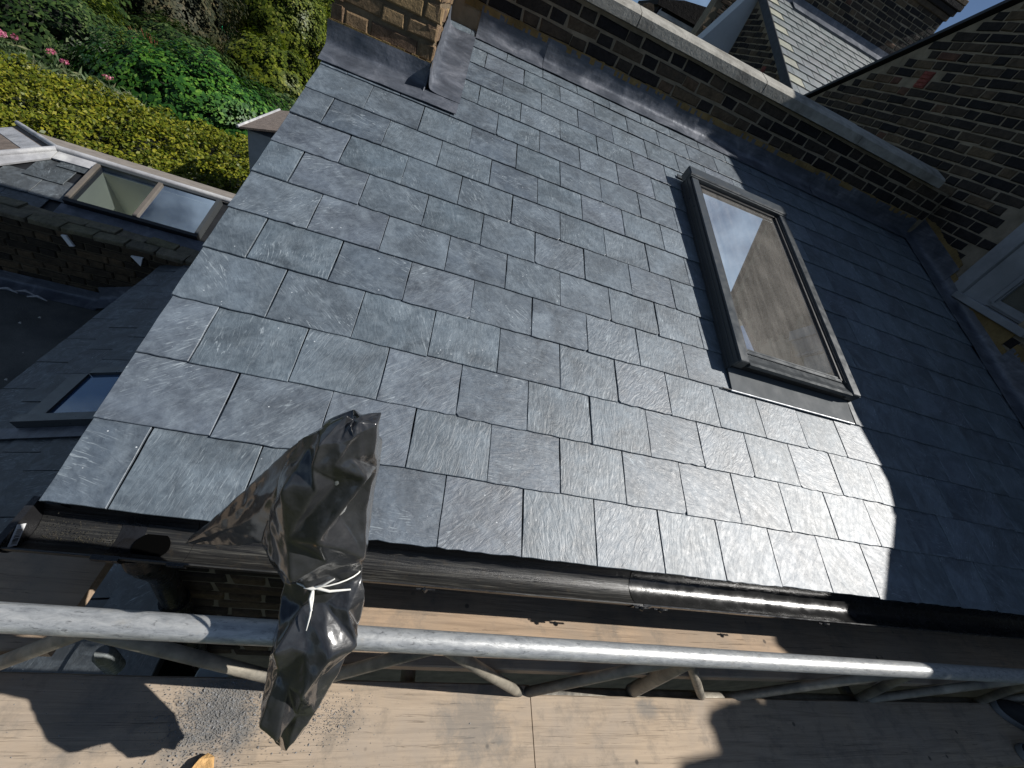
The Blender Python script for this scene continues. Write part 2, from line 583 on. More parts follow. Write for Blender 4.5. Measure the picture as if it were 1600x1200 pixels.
def glass_mat(name, dust, amt, refl=0.35, base=(0.006, 0.007, 0.008)):
    # coated glazing: dark room behind, mirror-like coating, streaky dried dust on top
    m, n, b = mat_new(name)
    v = coords(n, False, (15, 1.2, 1.2))
    s = noise_(n, v, 1.3, 5, 0.6, 0.3)
    sp = noise_(n, coords(n, False), 150.0, 3, 0.6)
    bl = noise_(n, coords(n, False), 5.0, 5, 0.6)
    g = math_(n, 'ADD', math_(n, 'ADD', math_(n, 'MULTIPLY', s, 0.45), math_(n, 'MULTIPLY', sp, 0.30)), math_(n, 'MULTIPLY', bl, 0.35))
    f = ramp(n, g, [(0.40, (amt * 0.5,) * 3), (0.53, (amt,) * 3), (0.66, (min(amt * 1.9, 1),) * 3)])
    n.links.new(mixc(n, f, base, dust), b.inputs['Base Color'])
    b.inputs['Roughness'].default_value = 0.6
    b.inputs['Specular IOR Level'].default_value = 0.0
    gl = n.nodes.new("ShaderNodeBsdfGlossy")
    gl.inputs['Roughness'].default_value = 0.012
    gl.inputs['Color'].default_value = (0.92, 0.97, 1.0, 1)
    lw_ = n.nodes.new("ShaderNodeLayerWeight")
    lw_.inputs['Blend'].default_value = 0.35
    fa_ = math_(n, 'ADD', math_(n, 'MULTIPLY', lw_.outputs['Fresnel'], 0.5), refl)
    mx = n.nodes.new("ShaderNodeMixShader")
    n.links.new(fa_, mx.inputs[0])
    n.links.new(b.outputs[0], mx.inputs[1])
    n.links.new(gl.outputs[0], mx.inputs[2])
    n.links.new(mx.outputs[0], n.nodes['Material Output'].inputs[0])
    return m


GLASS = glass_mat("dusty_glass", (0.40, 0.375, 0.34), 0.6, 0.62)
GLASS_CLEAN = glass_mat("painted_sky_glass", (0.25, 0.27, 0.28), 0.03, 0.16, (0.012, 0.045, 0.11))  # blue base colour paints in the sky reflected by the pane
GLASS_SASH = glass_mat("dark_sash_glass", (0.16, 0.15, 0.11), 0.5, 0.05, (0.05, 0.05, 0.038))


def clear_glass():
    # thin float glass: see-through with a surface reflection
    m, n, b = mat_new("clear_glass")
    tr = n.nodes.new("ShaderNodeBsdfTransparent")
    tr.inputs[0].default_value = (0.74, 0.82, 0.90, 1)
    gl = n.nodes.new("ShaderNodeBsdfGlossy")
    gl.inputs['Roughness'].default_value = 0.01
    lw_ = n.nodes.new("ShaderNodeLayerWeight")
    lw_.inputs['Blend'].default_value = 0.4
    mx = n.nodes.new("ShaderNodeMixShader")
    n.links.new(math_(n, 'ADD', math_(n, 'MULTIPLY', lw_.outputs['Fresnel'], 0.7), 0.10), mx.inputs[0])
    n.links.new(tr.outputs[0], mx.inputs[1])
    n.links.new(gl.outputs[0], mx.inputs[2])
    n.links.new(mx.outputs[0], n.nodes['Material Output'].inputs[0])
    return m


CLEAR = clear_glass()
LEAF_YEL = leaf_mat("yellow_green_leaf", [(0.0, (0.05, 0.075, 0.010)), (0.35, (0.10, 0.125, 0.012)), (0.7, (0.17, 0.18, 0.018)), (0.93, (0.22, 0.21, 0.025)), (1.0, (0.24, 0.23, 0.05))], 0.4, 0.2, 1.6)
LEAF_IVY = leaf_mat("glossy_green_leaf", [(0.0, (0.014, 0.05, 0.012)), (0.5, (0.03, 0.10, 0.018)), (0.85, (0.07, 0.17, 0.02)), (1.0, (0.13, 0.24, 0.05))], 0.4, 0.2, 0.7, 0.22)
LEAF_DARK = leaf_mat("dark_green_leaf", [(0.0, (0.010, 0.022, 0.008)), (0.5, (0.025, 0.05, 0.014)), (0.85, (0.05, 0.085, 0.02)), (1.0, (0.10, 0.13, 0.05))], 0.4, 0.15, 0.5)
LEAF_OLIVE = leaf_mat("olive_green_leaf", [(0.0, (0.03, 0.05, 0.008)), (0.5, (0.075, 0.10, 0.013)), (0.85, (0.13, 0.16, 0.016)), (1.0, (0.20, 0.21, 0.05))], 0.4, 0.25, 0.6)
LEAF_BROWN = leaf_mat("russet_leaf", [(0.0, (0.013, 0.018, 0.008)), (0.5, (0.026, 0.030, 0.012)), (0.85, (0.05, 0.046, 0.02)), (1.0, (0.08, 0.065, 0.035))], 0.55, 0.1, 0.5)
LEAF_BLADE = leaf_mat("grey_green_blade", [(0.0, (0.04, 0.07, 0.03)), (0.6, (0.09, 0.13, 0.06)), (1.0, (0.20, 0.2, 0.12))], 0.5, 0.2, 1.0)
PINK = leaf_mat("pink_petal", [(0.0, (0.42, 0.06, 0.17)), (0.6, (0.55, 0.16, 0.28)), (1.0, (0.65, 0.36, 0.40))], 0.6, 0.25, 2.0)
BARK = plain("bark", (0.06, 0.045, 0.03), 0.9, 0.4, 12, 0.6)
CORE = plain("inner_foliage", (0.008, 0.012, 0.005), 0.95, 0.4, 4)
SOIL = plain("garden_soil_and_grass", (0.05, 0.055, 0.025), 0.95, 0.5, 0.6, 0.4)
GRIT = plain("slate_grit", (0.20, 0.20, 0.20), 0.7, 0.5, 40)

# ------------------------------------------------------------------ roof frame of reference
TH = math.radians(18.5)
cT, sT = math.cos(TH), math.sin(TH)
RQ = Matrix(((1, 0, 0), (0, cT, -sT), (0, sT, cT))).to_4x4()


def rp(u, v, n=0.0):
    return Vector((u, v * cT - n * sT, v * sT + n * cT))


# ------------------------------------------------------------------ setting: ground
g = MB()
g.box(-420, 420, -420, 420, -7.0, -6.2)
ground = tag(g.build("ground", SOIL), None, None, None, "structure")

# ------------------------------------------------------------------ main slate roof
ROWS = [0.0, 0.2025, 0.3989, 0.5979, 0.8015, 1.0017, 1.2032, 1.4059, 1.6148, 1.8259, 2.0505, 2.2666, 2.4728, 2.6908, 2.8914, 3.03]
W = 0.25
roof = thing("slate_roof", "large low pitched roof of new dark blue grey slates in sun and shade", "roof", (0, 0, 0))


def slate_mesh(name, w_, h_, t=0.0055, seed=0, rough=0.0012, chip=None):
    r = random.Random(seed)
    pts = []
    hw = w_ / 2
    nx, ny = 9, 5
    for i in range(nx):                               # tail
        x = -hw + w_ * i / (nx - 1)
        pts.append((x + r.uniform(-1, 1) * rough * 0.5, r.uniform(-1, 1) * rough * 1.2))
    for i in range(1, ny):
        pts.append((hw + r.uniform(-1, 0.4) * rough, h_ * i / ny))
    pts.append((hw, h_))
    pts.append((-hw, h_))
    for i in range(ny - 1, 0, -1):
        pts.append((-hw - r.uniform(-1, 0.4) * rough, h_ * i / ny))
    if chip == 'l':
        pts[0] = (-hw + 0.010, 0.001)
        pts.append((-hw, 0.012))
    if chip == 'r':
        pts[nx - 1] = (hw - 0.010, 0.001)
        pts.insert(nx, (hw, 0.012))
    mb = MB()
    n = len(pts)
    b = 0.0012
    cx = sum(p[0] for p in pts) / n
    cy = sum(p[1] for p in pts) / n
    top = [(x - b * (1 if x > cx else -1), y - b * (1 if y > cy else -1), 0) for x, y in pts]
    mid = [(x, y, -b) for x, y in pts]
    bot = [(x, y, -t) for x, y in pts]
    fs = [tuple(range(n))]
    for k in (0, 1):
        for i in range(n):
            j = (i + 1) % n
            fs.append((i + k * n, i + (k + 1) * n, j + (k + 1) * n, j + k * n))
    mb.add(top + mid + bot, fs)
    me = mb.mesh(name)
    me.materials.append(SLATE)
    return me


full = [slate_mesh("slate", W - 0.0022, 0.30, 0.0040 + 0.0005 * (i % 3), i, 0.0009 + 0.0005 * (i % 4), {3: 'l', 6: 'r'}.get(i)) for i in range(10)]
half = [slate_mesh("slate", W / 2 - 0.0045, 0.30, 0.006, 40 + i) for i in range(3)]
UMAX = 4.67
nsl = 0
SLATE_TOP = []
for k in range(15):
    v = ROWS[k]
    off = 0.0 if k % 2 else 0.125
    u = off
    cells = []
    if k % 2 == 0:
        cells.append((0.0, 0.125))
    while u < UMAX - 0.02:
        cells.append((u, min(u + W, UMAX)))
        u += W
    for (a, b) in cells:
        if v > 2.2 and b < 0.5:
            continue                                  # under the chimney
        if a > 2.12 and b < 2.88 and v > 0.93 and v + 0.2 < 2.36:
            continue                                  # roof window opening
        wd = b - a
        if wd < 0.02:
            continue
        if abs(wd - W) < 1e-4:
            me = full[random.randrange(10)]
        elif abs(wd - 0.125) < 1e-4:
            me = half[random.randrange(3)]
        else:
            me = slate_mesh("slate", wd - 0.004, 0.30, 0.006, nsl + 100)
        tilt = -math.atan2(0.0062, 0.205) + random.uniform(-0.0055, 0.0045)
        n0 = random.uniform(-0.0006, 0.0014)
        M = RQ @ Matrix.Translation((a + wd / 2 + random.uniform(-0.0012, 0.0012), v + random.uniform(-0.0018, 0.0018), n0)) \
            @ Matrix.Rotation(tilt, 4, 'X') @ Matrix.Rotation(random.uniform(-0.0028, 0.0028), 4, 'Z') @ Matrix.Rotation(random.uniform(-0.002, 0.002), 4, 'Y')
        link("slate", me, None, roof, M)
        nsl += 1

mb = MB()
mb.box(0.012, 4.78, 0.02, 3.12, -0.10, -0.020, RQ)
mb.build("roof_deck", BLACK_WOOD, roof)
mb = MB()                                             # undercloak strip along the open verge
mb.box(0.004, 0.03, 0.0, 2.1, -0.075, -0.0215, RQ)
mb.build("verge_trim", BLACK_WOOD, roof)
mb = MB()
mb.box(0.0, 4.78, 0.045, 0.075, -0.30, -0.035)
mb.build("fascia", BLACK_WOOD, roof)


def rippled(fn, nu, nv, amp, seed, thick=0.003):
    """double sided sheet from a parametric function returning point and normal"""
    vs, fs = [], []
    for side in (0, 1):
        for i in range(nu + 1):
            for j in range(nv + 1):
                p, nn = fn(i / nu, j / nv)
                d = amp * noise.noise(Vector(p) * 9.0 + Vector((seed, 0, 0))) + amp * 0.5 * noise.noise(Vector(p) * 24.0)
                vs.append(p + nn * (d - side * thick))
    st = (nu + 1) * (nv + 1)
    idx = lambda s, i, j: s * st + i * (nv + 1) + j
    for i in range(nu):
        for j in range(nv):
            fs.append((idx(0, i, j), idx(0, i + 1, j), idx(0, i + 1, j + 1), idx(0, i, j + 1)))
            fs.append((idx(1, i, j), idx(1, i, j + 1), idx(1, i + 1, j + 1), idx(1, i + 1, j)))
    for i in range(nu):
        fs.append((idx(0, i, 0), idx(1, i, 0), idx(1, i + 1, 0), idx(0, i + 1, 0)))
        fs.append((idx(0, i, nv), idx(0, i + 1, nv), idx(1, i + 1, nv), idx(1, i, nv)))
    for j in range(nv):
        fs.append((idx(0, 0, j), idx(0, 0, j + 1), idx(1, 0, j + 1), idx(1, 0, j)))
        fs.append((idx(0, nu, j), idx(1, nu, j), idx(1, nu, j + 1), idx(0, nu, j + 1)))
    return vs, fs


def profile_sheet(name, a0, a1, prof, nrm, place, parent, mat=LEAD, nu=20, amp=0.003, seed=0, sub=4, thick=0.003):
    """lead sheet: profile polyline (p,q) swept from a0 to a1"""
    pts, ns = [], []
    for i in range(len(prof) - 1):
        for s in range(sub):
            t = s / sub
            pts.append((prof[i][0] * (1 - t) + prof[i + 1][0] * t, prof[i][1] * (1 - t) + prof[i + 1][1] * t))
    pts.append(prof[-1])
    for _ in range(2):
        q = pts[:]
        for i in range(1, len(pts) - 1):
            q[i] = tuple((pts[i - 1][c] + 2 * pts[i][c] + pts[i + 1][c]) / 4 for c in (0, 1))
        pts = q
    for i in range(len(pts)):
        a, b = pts[max(i - 1, 0)], pts[min(i + 1, len(pts) - 1)]
        t = Vector((b[0] - a[0], b[1] - a[1])).normalized()
        ns.append((-t.y, t.x))
    nv = len(pts) - 1

    def fn(s, t):
        j = round(t * nv)
        p = place(a0 + (a1 - a0) * s, pts[j][0], pts[j][1])
        p2 = place(a0 + (a1 - a0) * s, pts[j][0] + ns[j][0], pts[j][1] + ns[j][1])
        return p, (p2 - p).normalized()
    vs, fs = rippled(fn, nu, nv, amp, seed, thick)
    mb = MB()
    mb.add(vs, fs)
    return mb.build(name, mat, parent, smooth=True, angle=50)


# parapet flashing, in lapped lengths
PY = 2.95                                             # face of the party wall
vpar = 3.0
segs = [(0.66, 1.14), (1.12, 2.35), (2.33, 3.55), (3.53, 4.72)]
for i, (a, b) in enumerate(segs):
    e = 0.003 * (i % 2)
    profile_sheet("lead_flashing", a, b, [(2.84, 0.85 * 0 + 0.944 + 0.012 + e), (2.925, 0.975 + 0.012 + e), (2.942 - e, 1.01), (2.945 - e, 1.115)], None,
                  lambda x, p, q: Vector((x, p, q)), roof, LEAD, 26, 0.0035, i * 3.1)
# chimney apron and side flashing: front
profile_sheet("lead_flashing", -0.012, 0.478, [(2.062, 0.010), (2.185, 0.013), (2.205, 0.03), (2.235, 0.105)], None,
              lambda x, p, q: rp(x, p, q), roof, LEAD, 22, 0.004, 9.0)
profile_sheet("lead_flashing", 0.474, 0.655, [(2.062, 0.0105), (2.10, 0.012), (2.14, 0.0125), (2.18, 0.013)], None,
              lambda x, p, q: rp(x, p, q), roof, LEAD, 12, 0.003, 9.0)
profile_sheet("lead_flashing", 2.165, 2.97, [(0.66, 0.011), (0.53, 0.012), (0.492, 0.022), (0.484, 0.11)], None,
              lambda x, p, q: rp(p, x, q), roof, LEAD, 22, 0.004, 13.0)
mb = MB()                                             # dressed corner fold of the apron
for k, (x, y) in enumerate([(0.470, 2.172)]):
    mb.tube([rp(x + 0.012, y + 0.045, 0.085), rp(x + 0.006, y + 0.015, 0.04), rp(x, y - 0.025 - 0.01 * k, 0.011)], [0.006, 0.007, 0.003], 8)
mb.build("lead_fold", LEAD, roof, True)
# right hand abutment: soakers and cover flashing stepped up the gable wall
ZL = [(0.0, 0.22, 0.05), (0.55, 1.05, 0.24), (1.03, 1.60, 0.42), (1.57, 1.98, 0.55), (2.22, 2.62, 0.83), (2.58, 3.10, 0.98)]
for i, (y0, y1) in enumerate([(0.0, 0.58), (0.55, 1.08), (1.05, 1.62), (1.59, 2.02), (1.99, 2.40), (2.37, 2.97)]):
    hgt = 0.15 if i not in (3, 4) else 0.075
    e = 0.002 * (i % 2)
    profile_sheet("lead_flashing", y0, y1, [(4.655 + e, 0.006 + e), (4.76, 0.010 + e), (4.785, 0.03), (4.794 - e, hgt)], None,
                  lambda s, p, q: Vector((p, s, s * sT / cT + q / 1.0)), roof, LEAD, 12, 0.003, 20 + i)
# mortar fillets above the lead
mb = MB()
for i in range(240):
    x = 0.55 + i * (4.72 - 0.55) / 240
    x2 = 0.55 + (i + 1) * (4.72 - 0.55) / 240
    h = 1.122 + 0.012 * noise.noise(Vector((x * 6, 0, 0))) + 0.006 * noise.noise(Vector((x * 25, 3, 0)))
    mb.box(x, x2 + 0.001, 2.940 + random.uniform(0, 0.006), 2.949, 1.085, h)
mb.build("pointing", POINTING, roof)

# ------------------------------------------------------------------ brick walls
def brick_mesh(L, H=0.062, D=0.05, seed=0, mat=BRICK, jit=0.0065):
    r = random.Random(seed)
    bm = bmesh.new()
    vs = [bm.verts.new((x + r.uniform(-1, 1) * jit, y + (r.uniform(-1, 1) * jit * 0.5 if y < 0.01 else 0), z + r.uniform(-1, 1) * jit * 0.7))
          for x in (0, L) for y in (0, D) for z in (0, H)]
    for f in [(0, 1, 3, 2), (4, 6, 7, 5), (0, 4, 5, 1), (2, 3, 7, 6), (0, 2, 6, 4), (1, 5, 7, 3)]:
        bm.faces.new([vs[i] for i in f])
    fr = [e for e in bm.edges if all(v.co.y < 0.02 for v in e.verts)]
    bmesh.ops.bevel(bm, geom=fr, offset=0.007, segments=1, affect='EDGES')
    bmesh.ops.recalc_face_normals(bm, faces=bm.faces[:])
    me = bpy.data.meshes.new("brick")
    bm.to_mesh(me)
    bm.free()
    me.materials.append(mat)
    return me


BM = {}


def get_brick(L, mat, H=0.061):
    key = (round(L, 3), mat.name, round(H, 3))
    if key not in BM:
        BM[key] = [brick_mesh(L, H, 0.05, i * 7 + int(L * 1000), mat) for i in range(6)]
    return random.choice(BM[key])


def lay_bricks(parent, M, length, z0, courses, ok, mat=BRICK, pitch=0.075, bond='flemish', cap=300, proud=0.0015, stuff=True, offs=0.0):
    """M maps wall space (x along, y into the wall, z up; face at y=0) to world."""
    lst = []
    for c in range(courses):
        z = z0 + c * pitch
        x = -(0.0 if c % 2 else 0.1625) - offs + random.uniform(-0.012, 0.012)
        k = 0
        while x < length:
            if bond == 'flemish':
                L = 0.215 if k % 2 == 0 else 0.103
            elif bond == 'stretcher':
                L = 0.215
            else:
                L = 0.215 if c % 2 else 0.103
            x0, x1 = max(x, 0), min(x + L, length)
            if x1 - x0 > 0.03:
                c4 = [M @ Vector((a, 0, b)) for a in (x0, x1) for b in (z, z + 0.065)]
                if ok(x0, x1, z, z + 0.065):
                    ctr = M @ Vector(((x0 + x1) / 2, 0, z + 0.03))
                    q = project(ctr)
                    vis = q is not None and -25 < q[0] < 1625 and -25 < q[1] < 1225
                    lst.append((0 if vis else 1, q[2] if q else 99, x0, x1, z))
            x += L + 0.013
            k += 1
    lst.sort(key=lambda t: (t[0], t[1]))
    rest = MB()
    for i, (nv, d, x0, x1, z) in enumerate(lst):
        L = x1 - x0
        ex = random.uniform(-0.002, 0.003)
        Mi = M @ Matrix.Translation((x0, -proud + ex, z + random.uniform(-0.002, 0.002))) @ Matrix.Rotation(random.uniform(-0.012, 0.012), 4, 'Y')
        if nv == 0 and i < cap:
            if not any(abs(L - s) < 1e-3 for s in (0.215, 0.103)):
                L2 = max(0.03, round(L / 0.02) * 0.02)
            else:
                L2 = L
            link("brick", get_brick(L2, mat), None, parent, Mi)
        elif stuff:
            rest.box(0, L, 0, 0.04, 0, 0.065, Mi)
    if rest.v:
        o = rest.build("brick_courses", mat, parent)
        o['kind'] = 'stuff'


def wall_M(origin, along, into):
    a, b = Vector(along), Vector(into)
    up = Vector((0, 0, 1))
    return Matrix.Translation(origin) @ Matrix((a, b, up)).transposed().to_4x4()


# party wall behind the roof
pw = thing("parapet_wall", "sooty brick parapet wall along the top of the slate roof", "wall", (0.5, PY, 0.9))
mb = MB()
mb.box(-0.02, 4.792, PY + 0.006, PY + 0.215, -6.3, 1.355)
mb.build("wall_body", MORTAR, pw)
lay_bricks(pw, wall_M((0.5, PY, 0), (1, 0, 0), (0, 1, 0)), 4.28, 1.125, 3, lambda a, b, c, d: True)
xs = [-0.1, 0.75, 1.62, 2.66, 3.62, 4.60]
for i in range(len(xs) - 1):
    mb = MB()
    a, b = xs[i] + 0.003, xs[i + 1] - 0.003
    prof = [(PY - 0.035, 1.357), (PY - 0.035, 1.415), (PY - 0.012, 1.432), (PY + 0.11, 1.47), (PY + 0.25, 1.415), (PY + 0.25, 1.357)]
    dz = random.uniform(-0.003, 0.003)
    mb.prism([(p, q + (dz if q > 1.36 else 0)) for p, q in prof], a, b, lambda p, q, d: Vector((d, p, q)))
    mb.build("coping_stone", COPING, pw)

# gable wall of the main house, at right
GX = 4.8
GP = [(5.75, 1.70), (5.573, 1.729), (2.95, 3.15), (2.95, 3.20), (2.74, 3.20), (2.705, 2.885), (2.32, 2.73), (0.71, 1.975), (0.325, 1.84), (0.325, 1.71), (0.295, 1.71), (0.29, 1.82),
      (-0.19, 2.03), (-0.30, 2.06), (-0.435, 1.90), (-0.455, 1.90), (-0.465, 2.06), (-0.50, 2.16), (-0.545, 2.19), (-0.58, 2.13), (-0.605, 2.12), (-0.65, 2.33), (-1.0, 2.6), (-3.0, 3.9)]


def gz(y):
    for i in range(len(GP) - 1):
        (a, za), (b, zb) = GP[i], GP[i + 1]
        if b <= y <= a and a - b > 1e-6:
            return za + (zb - za) * (a - y) / (a - b)
    return 1.7


gw = thing("gable_wall", "tall shaded gable wall of blackened stock brick with red airbrick", "wall", (GX, 2.5, 0))
WY0, WY1, WZ0, WZ1 = 1.74, 2.318, 0.80, 2.25


def gpris(mb, poly):
    mb.prism(poly, GX + 0.008, GX + 0.22, lambda a, b, d: Vector((d, a, b)))


mb = MB()
gpris(mb, [(5.75, -6.3), (5.75, 1.70), (5.573, 1.729), (2.95, 3.15), (2.95, 3.20), (2.74, 3.20), (2.705, 2.885), (2.32, 2.73), (WY1, gz(WY1)), (WY1, -6.3)])
gpris(mb, [(WY1, WZ1), (WY1, gz(WY1)), (WY0, gz(WY0)), (WY0, WZ1)])
gpris(mb, [(WY1, -6.3), (WY1, WZ0), (WY0, WZ0), (WY0, -6.3)])
gpris(mb, [(WY0, -6.3), (WY0, gz(WY0))] + [p for p in GP if p[0] < WY0] + [(-3.0, -6.3)])
mb.build("wall_body", MORTAR, gw)
AB = (4.06, 4.19, 2.02, 2.16)                         # airbrick


def okg(a, b, z, zt):
    y0, y1 = 5.75 - b, 5.75 - a
    if min(gz(y0 + 0.005), gz(y1 - 0.005)) < zt - 0.012:
        return False
    if y0 < WY1 + 0.005 and y1 > WY0 - 0.005 and zt > WZ0 - 0.02 and z < WZ1:
        return False
    if y1 < WY1 and y1 > WY0 and zt > WZ0:
        return False
    if y0 < AB[1] and y1 > AB[0] and zt > AB[2] and z < AB[3]:
        return False
    ym = (y0 + y1) / 2
    if ym < 3.05 and zt < ym * sT / cT + 0.15:
        return False
    if ym >= 3.05 and zt < 1.2:
        return False
    return True


lay_bricks(gw, wall_M((GX, 5.75, 0), (0, -1, 0), (1, 0, 0)), 8.0, 0.30, 46, okg)
mb = MB()                                             # airbrick
mb.box(GX - 0.004, GX + 0.03, AB[0] + 0.008, AB[1] - 0.004, AB[2] + 0.004, AB[3] - 0.004)
for k in range(4):
    z = AB[2] + 0.016 + k * 0.031
    mb.box(GX - 0.011, GX - 0.0041, AB[0] + 0.012, AB[1] - 0.008, z, z + 0.016)
mb.build("airbrick", BRICK_RED, gw)
mb = MB()                                             # dark verge trim along the rakes
for (a, b) in (((5.68, 1.70), (2.96, 3.175)), ((2.70, 2.895), (0.34, 1.80))):
    d = Vector((b[0] - a[0], b[1] - a[1])).normalized()
    nn = Vector((d.y, -d.x)) if d.x < 0 else Vector((-d.y, d.x))
    nn = Vector((abs(d.y) * 0 + -d.y, d.x))
    if nn.y < 0:
        nn = -nn
    q = [Vector(a), Vector(b), Vector(b) + nn * 0.028, Vector(a) + nn * 0.028]
    mb.prism([(p.x, p.y) for p in q], GX - 0.035, GX + 0.26, lambda p, q_, d_: Vector((d_, p, q_)))
mb.build("verge_trim", BLACK_WOOD, gw)
mb = MB()                                             # yellow mortar smeared along the flashing
for i in range(210):
    y = 0.3 + i * 2.75 / 210
    z = y * sT / cT + (0.16 if not (1.62 < y < 2.38) else 0.085)
    if WY0 - 0.06 < y < WY1 - 0.02:
        top = WZ0 - 0.008
    else:
        top = z + 0.028 + 0.026 * noise.noise(Vector((y * 7, 2, 0))) + 0.008 * noise.noise(Vector((y * 30, 2, 0)))
    if top > z - 0.02:
        mb.box(GX - 0.004 - random.uniform(0, 0.004), GX + 0.005, y, y + 2.75 / 210 + 0.001, z - 0.03, top)
mb.build("pointing", POINTING, gw)

# sash window in the gable wall
sw = thing("sash_window", "white painted sash window low in the shaded brick gable wall", "window", (GX, 2.0, WZ0))
mb = MB()
mb.prism([(WY1 - 0.002, WZ0), (WY1 - 0.002, WZ1), (2.205, WZ1), (2.205, WZ0)], GX - 0.006, GX + 0.11, lambda a, b, d: Vector((d, a, b)))
mb.prism([(2.20, GX + 0.02), (2.20, GX + 0.10), (2.06, GX + 0.14), (2.06, GX + 0.10)], WZ0 + 0.002, WZ1, lambda a, b, d: Vector((b, a, d)))
mb.build("jamb", OFFWHITE, sw)
mb = MB()
mb.box(GX + 0.10, GX + 0.15, 2.02, 2.075, WZ0 + 0.02, WZ1)
mb.box(GX + 0.10, GX + 0.15, WY0, 2.02, WZ0 + 0.02, WZ0 + 0.085)
mb.build("sash_frame", OFFWHITE, sw)
mb = MB()
mb.box(GX + 0.085, GX + 0.10, 2.03, 2.06, WZ0 + 0.05, WZ1)
mb.box(GX + 0.085, GX + 0.10, WY0, 2.03, WZ0 + 0.035, WZ0 + 0.06)
mb.build("bead", OFFWHITE, sw)
mb = MB()
mb.box(GX + 0.118, GX + 0.126, WY0 - 0.02, 2.021, WZ0 + 0.084, WZ1)
mb.build("pane", GLASS_SASH, sw)
mb = MB()
mb.box(GX - 0.035, GX + 0.11, WY0 - 0.10, 2.22, WZ0 - 0.035, WZ0 + 0.015, None, 0.004)
mb.build("sill", OFFWHITE, sw)
mb = MB()
mb.box(GX + 0.16, GX + 0.2, WY0 - 0.05, WY1, WZ0, WZ1)
mb.build("blind", plain("dull_blind", (0.14, 0.14, 0.10), 0.9, 0.1), sw)

# main house roof behind the gable (ridge runs back from the wall)
mh = thing("main_house_roof", "dark slated main house roof behind the tall brick gable", "roof", (5.0, 3.0, 3.0))
mb = MB()
poly = [(5.70, 1.62), (2.95, 3.10), (2.72, 2.84), (0.36, 1.74), (0.36, 1.62), (2.72, 2.70), (2.95, 2.96), (5.70, 1.50)]
mb.prism(poly, GX + 0.225, 11.0, lambda a, b, d: Vector((d, a, b)))
mb.build("roof_slope", SLATE_OLD, mh)

# ------------------------------------------------------------------ chimney on the left
ch = thing("chimney_stack", "brown brick chimney stack rising through lead flashing at the roof's top left", "chimney", (0.23, 2.5, 0.7))
mb = MB()
mb.box(0.008, 0.472, 2.108, 3.09, 0.55, 2.1)
mb.build("chimney_body", plain("sooty_mortar", (0.15, 0.115, 0.075), 0.95, 0.4, 12, 0.5, 0, 0.15), ch)
lay_bricks(ch, wall_M((0.0, 2.10, 0), (1, 0, 0), (0, 1, 0)), 0.48, 0.812, 16, lambda a, b, c, d: True, BRICK_WARM, 0.078)
lay_bricks(ch, wall_M((0.48, 2.10, 0), (0, 1, 0), (-1, 0, 0)), 0.985, 0.812, 16, lambda a, b, c, d: d > 0.05 + (2.1 + a) * sT / cT, BRICK_WARM, 0.078)
lay_bricks(ch, wall_M((0.0, 3.085, 0), (0, -1, 0), (1, 0, 0)), 0.985, 0.812, 16, lambda a, b, c, d: True, BRICK_WARM, 0.078)
mb = MB()
for i in range(14):
    a = -0.008 + i * 0.496 / 14
    mb.box(a, a + 0.497 / 14, 2.09 + random.uniform(0, 0.005), 2.107, 0.785, 0.808 + random.uniform(0, 0.010))
mb.build("pointing", POINTING, ch)
mb = MB()
mb.box(-0.05, 0.53, 2.05, 3.14, 2.1, 2.22, None, 0.01)
mb.build("chimney_cap", COPING, ch)

# ------------------------------------------------------------------ roof window
rwn = thing("roof_window", "dark grey framed roof window with dusty glass set in the slates", "skylight", tuple(rp(2.5, 1.6, 0)))
U0, U1, V0, V1 = 2.10, 2.895, 0.905, 2.372


def rbox(name, u0, u1, v0, v1, n0, n1, mat=FRAME, ch=0.004, extra=None):
    mb = MB()
    mb.box(u0, u1, v0, v1, n0, n1, RQ, ch)
    if extra:
        for e in extra:
            mb.box(*e, RQ, 0.0015)
    return mb.build(name, mat, rwn)


rbox("side_rail", U0 + 0.012, U0 + 0.066, V0 + 0.01, V1 - 0.07, 0.03, 0.085)
rbox("side_rail", U1 - 0.066, U1 - 0.012, V0 + 0.01, V1 - 0.07, 0.03, 0.085)
# lower flanks with grooves
rbox("side_cladding", U0 + 0.005, U0 + 0.0115, V0 + 0.012, V1 - 0.05, -0.01, 0.074, FRAME, 0, [(U0 + 0.001, U0 + 0.0048, V0 + 0.012, V1 - 0.05, 0.012, 0.022), (U0 + 0.001, U0 + 0.0048, V0 + 0.012, V1 - 0.05, 0.044, 0.054)])
rbox("side_cladding", U1 - 0.0115, U1 - 0.005, V0 + 0.012, V1 - 0.05, -0.01, 0.074, FRAME, 0)
rbox("top_hood", U0, U1, V1 - 0.068, V1 + 0.012, 0.02, 0.099, FRAME, 0.006, [(U0 + 0.004, U1 - 0.004, V1 - 0.082, V1 - 0.0685, 0.055, 0.09)])
mb = MB()
prof = [(V0 + 0.078, 0.064), (V0 + 0.05, 0.068), (V0 + 0.02, 0.079), (V0 + 0.004, 0.08), (V0 + 0.0, 0.066), (V0 + 0.012, 0.05), (V0 + 0.078, 0.045)]
mb.prism(prof, U0 + 0.07, U1 - 0.07, lambda a, b, d: rp(d, a, b))
mb.build("bottom_cover", FRAME, rwn)
rbox("bottom_frame", U0 + 0.02, U1 - 0.02, V0 + 0.02, V0 + 0.075, -0.01, 0.0445, FRAME_DK)
rbox("sash_rail", U0 + 0.076, U0 + 0.092, V0 + 0.095, V1 - 0.10, 0.02, 0.068, FRAME_DK, 0.001)
rbox("sash_rail", U1 - 0.092, U1 - 0.076, V0 + 0.095, V1 - 0.10, 0.02, 0.068, FRAME_DK, 0.001)
rbox("sash_rail", U1 - 0.0745, U1 - 0.068, V0 + 0.08, V1 - 0.10, 0.02, 0.075, FRAME, 0.001)
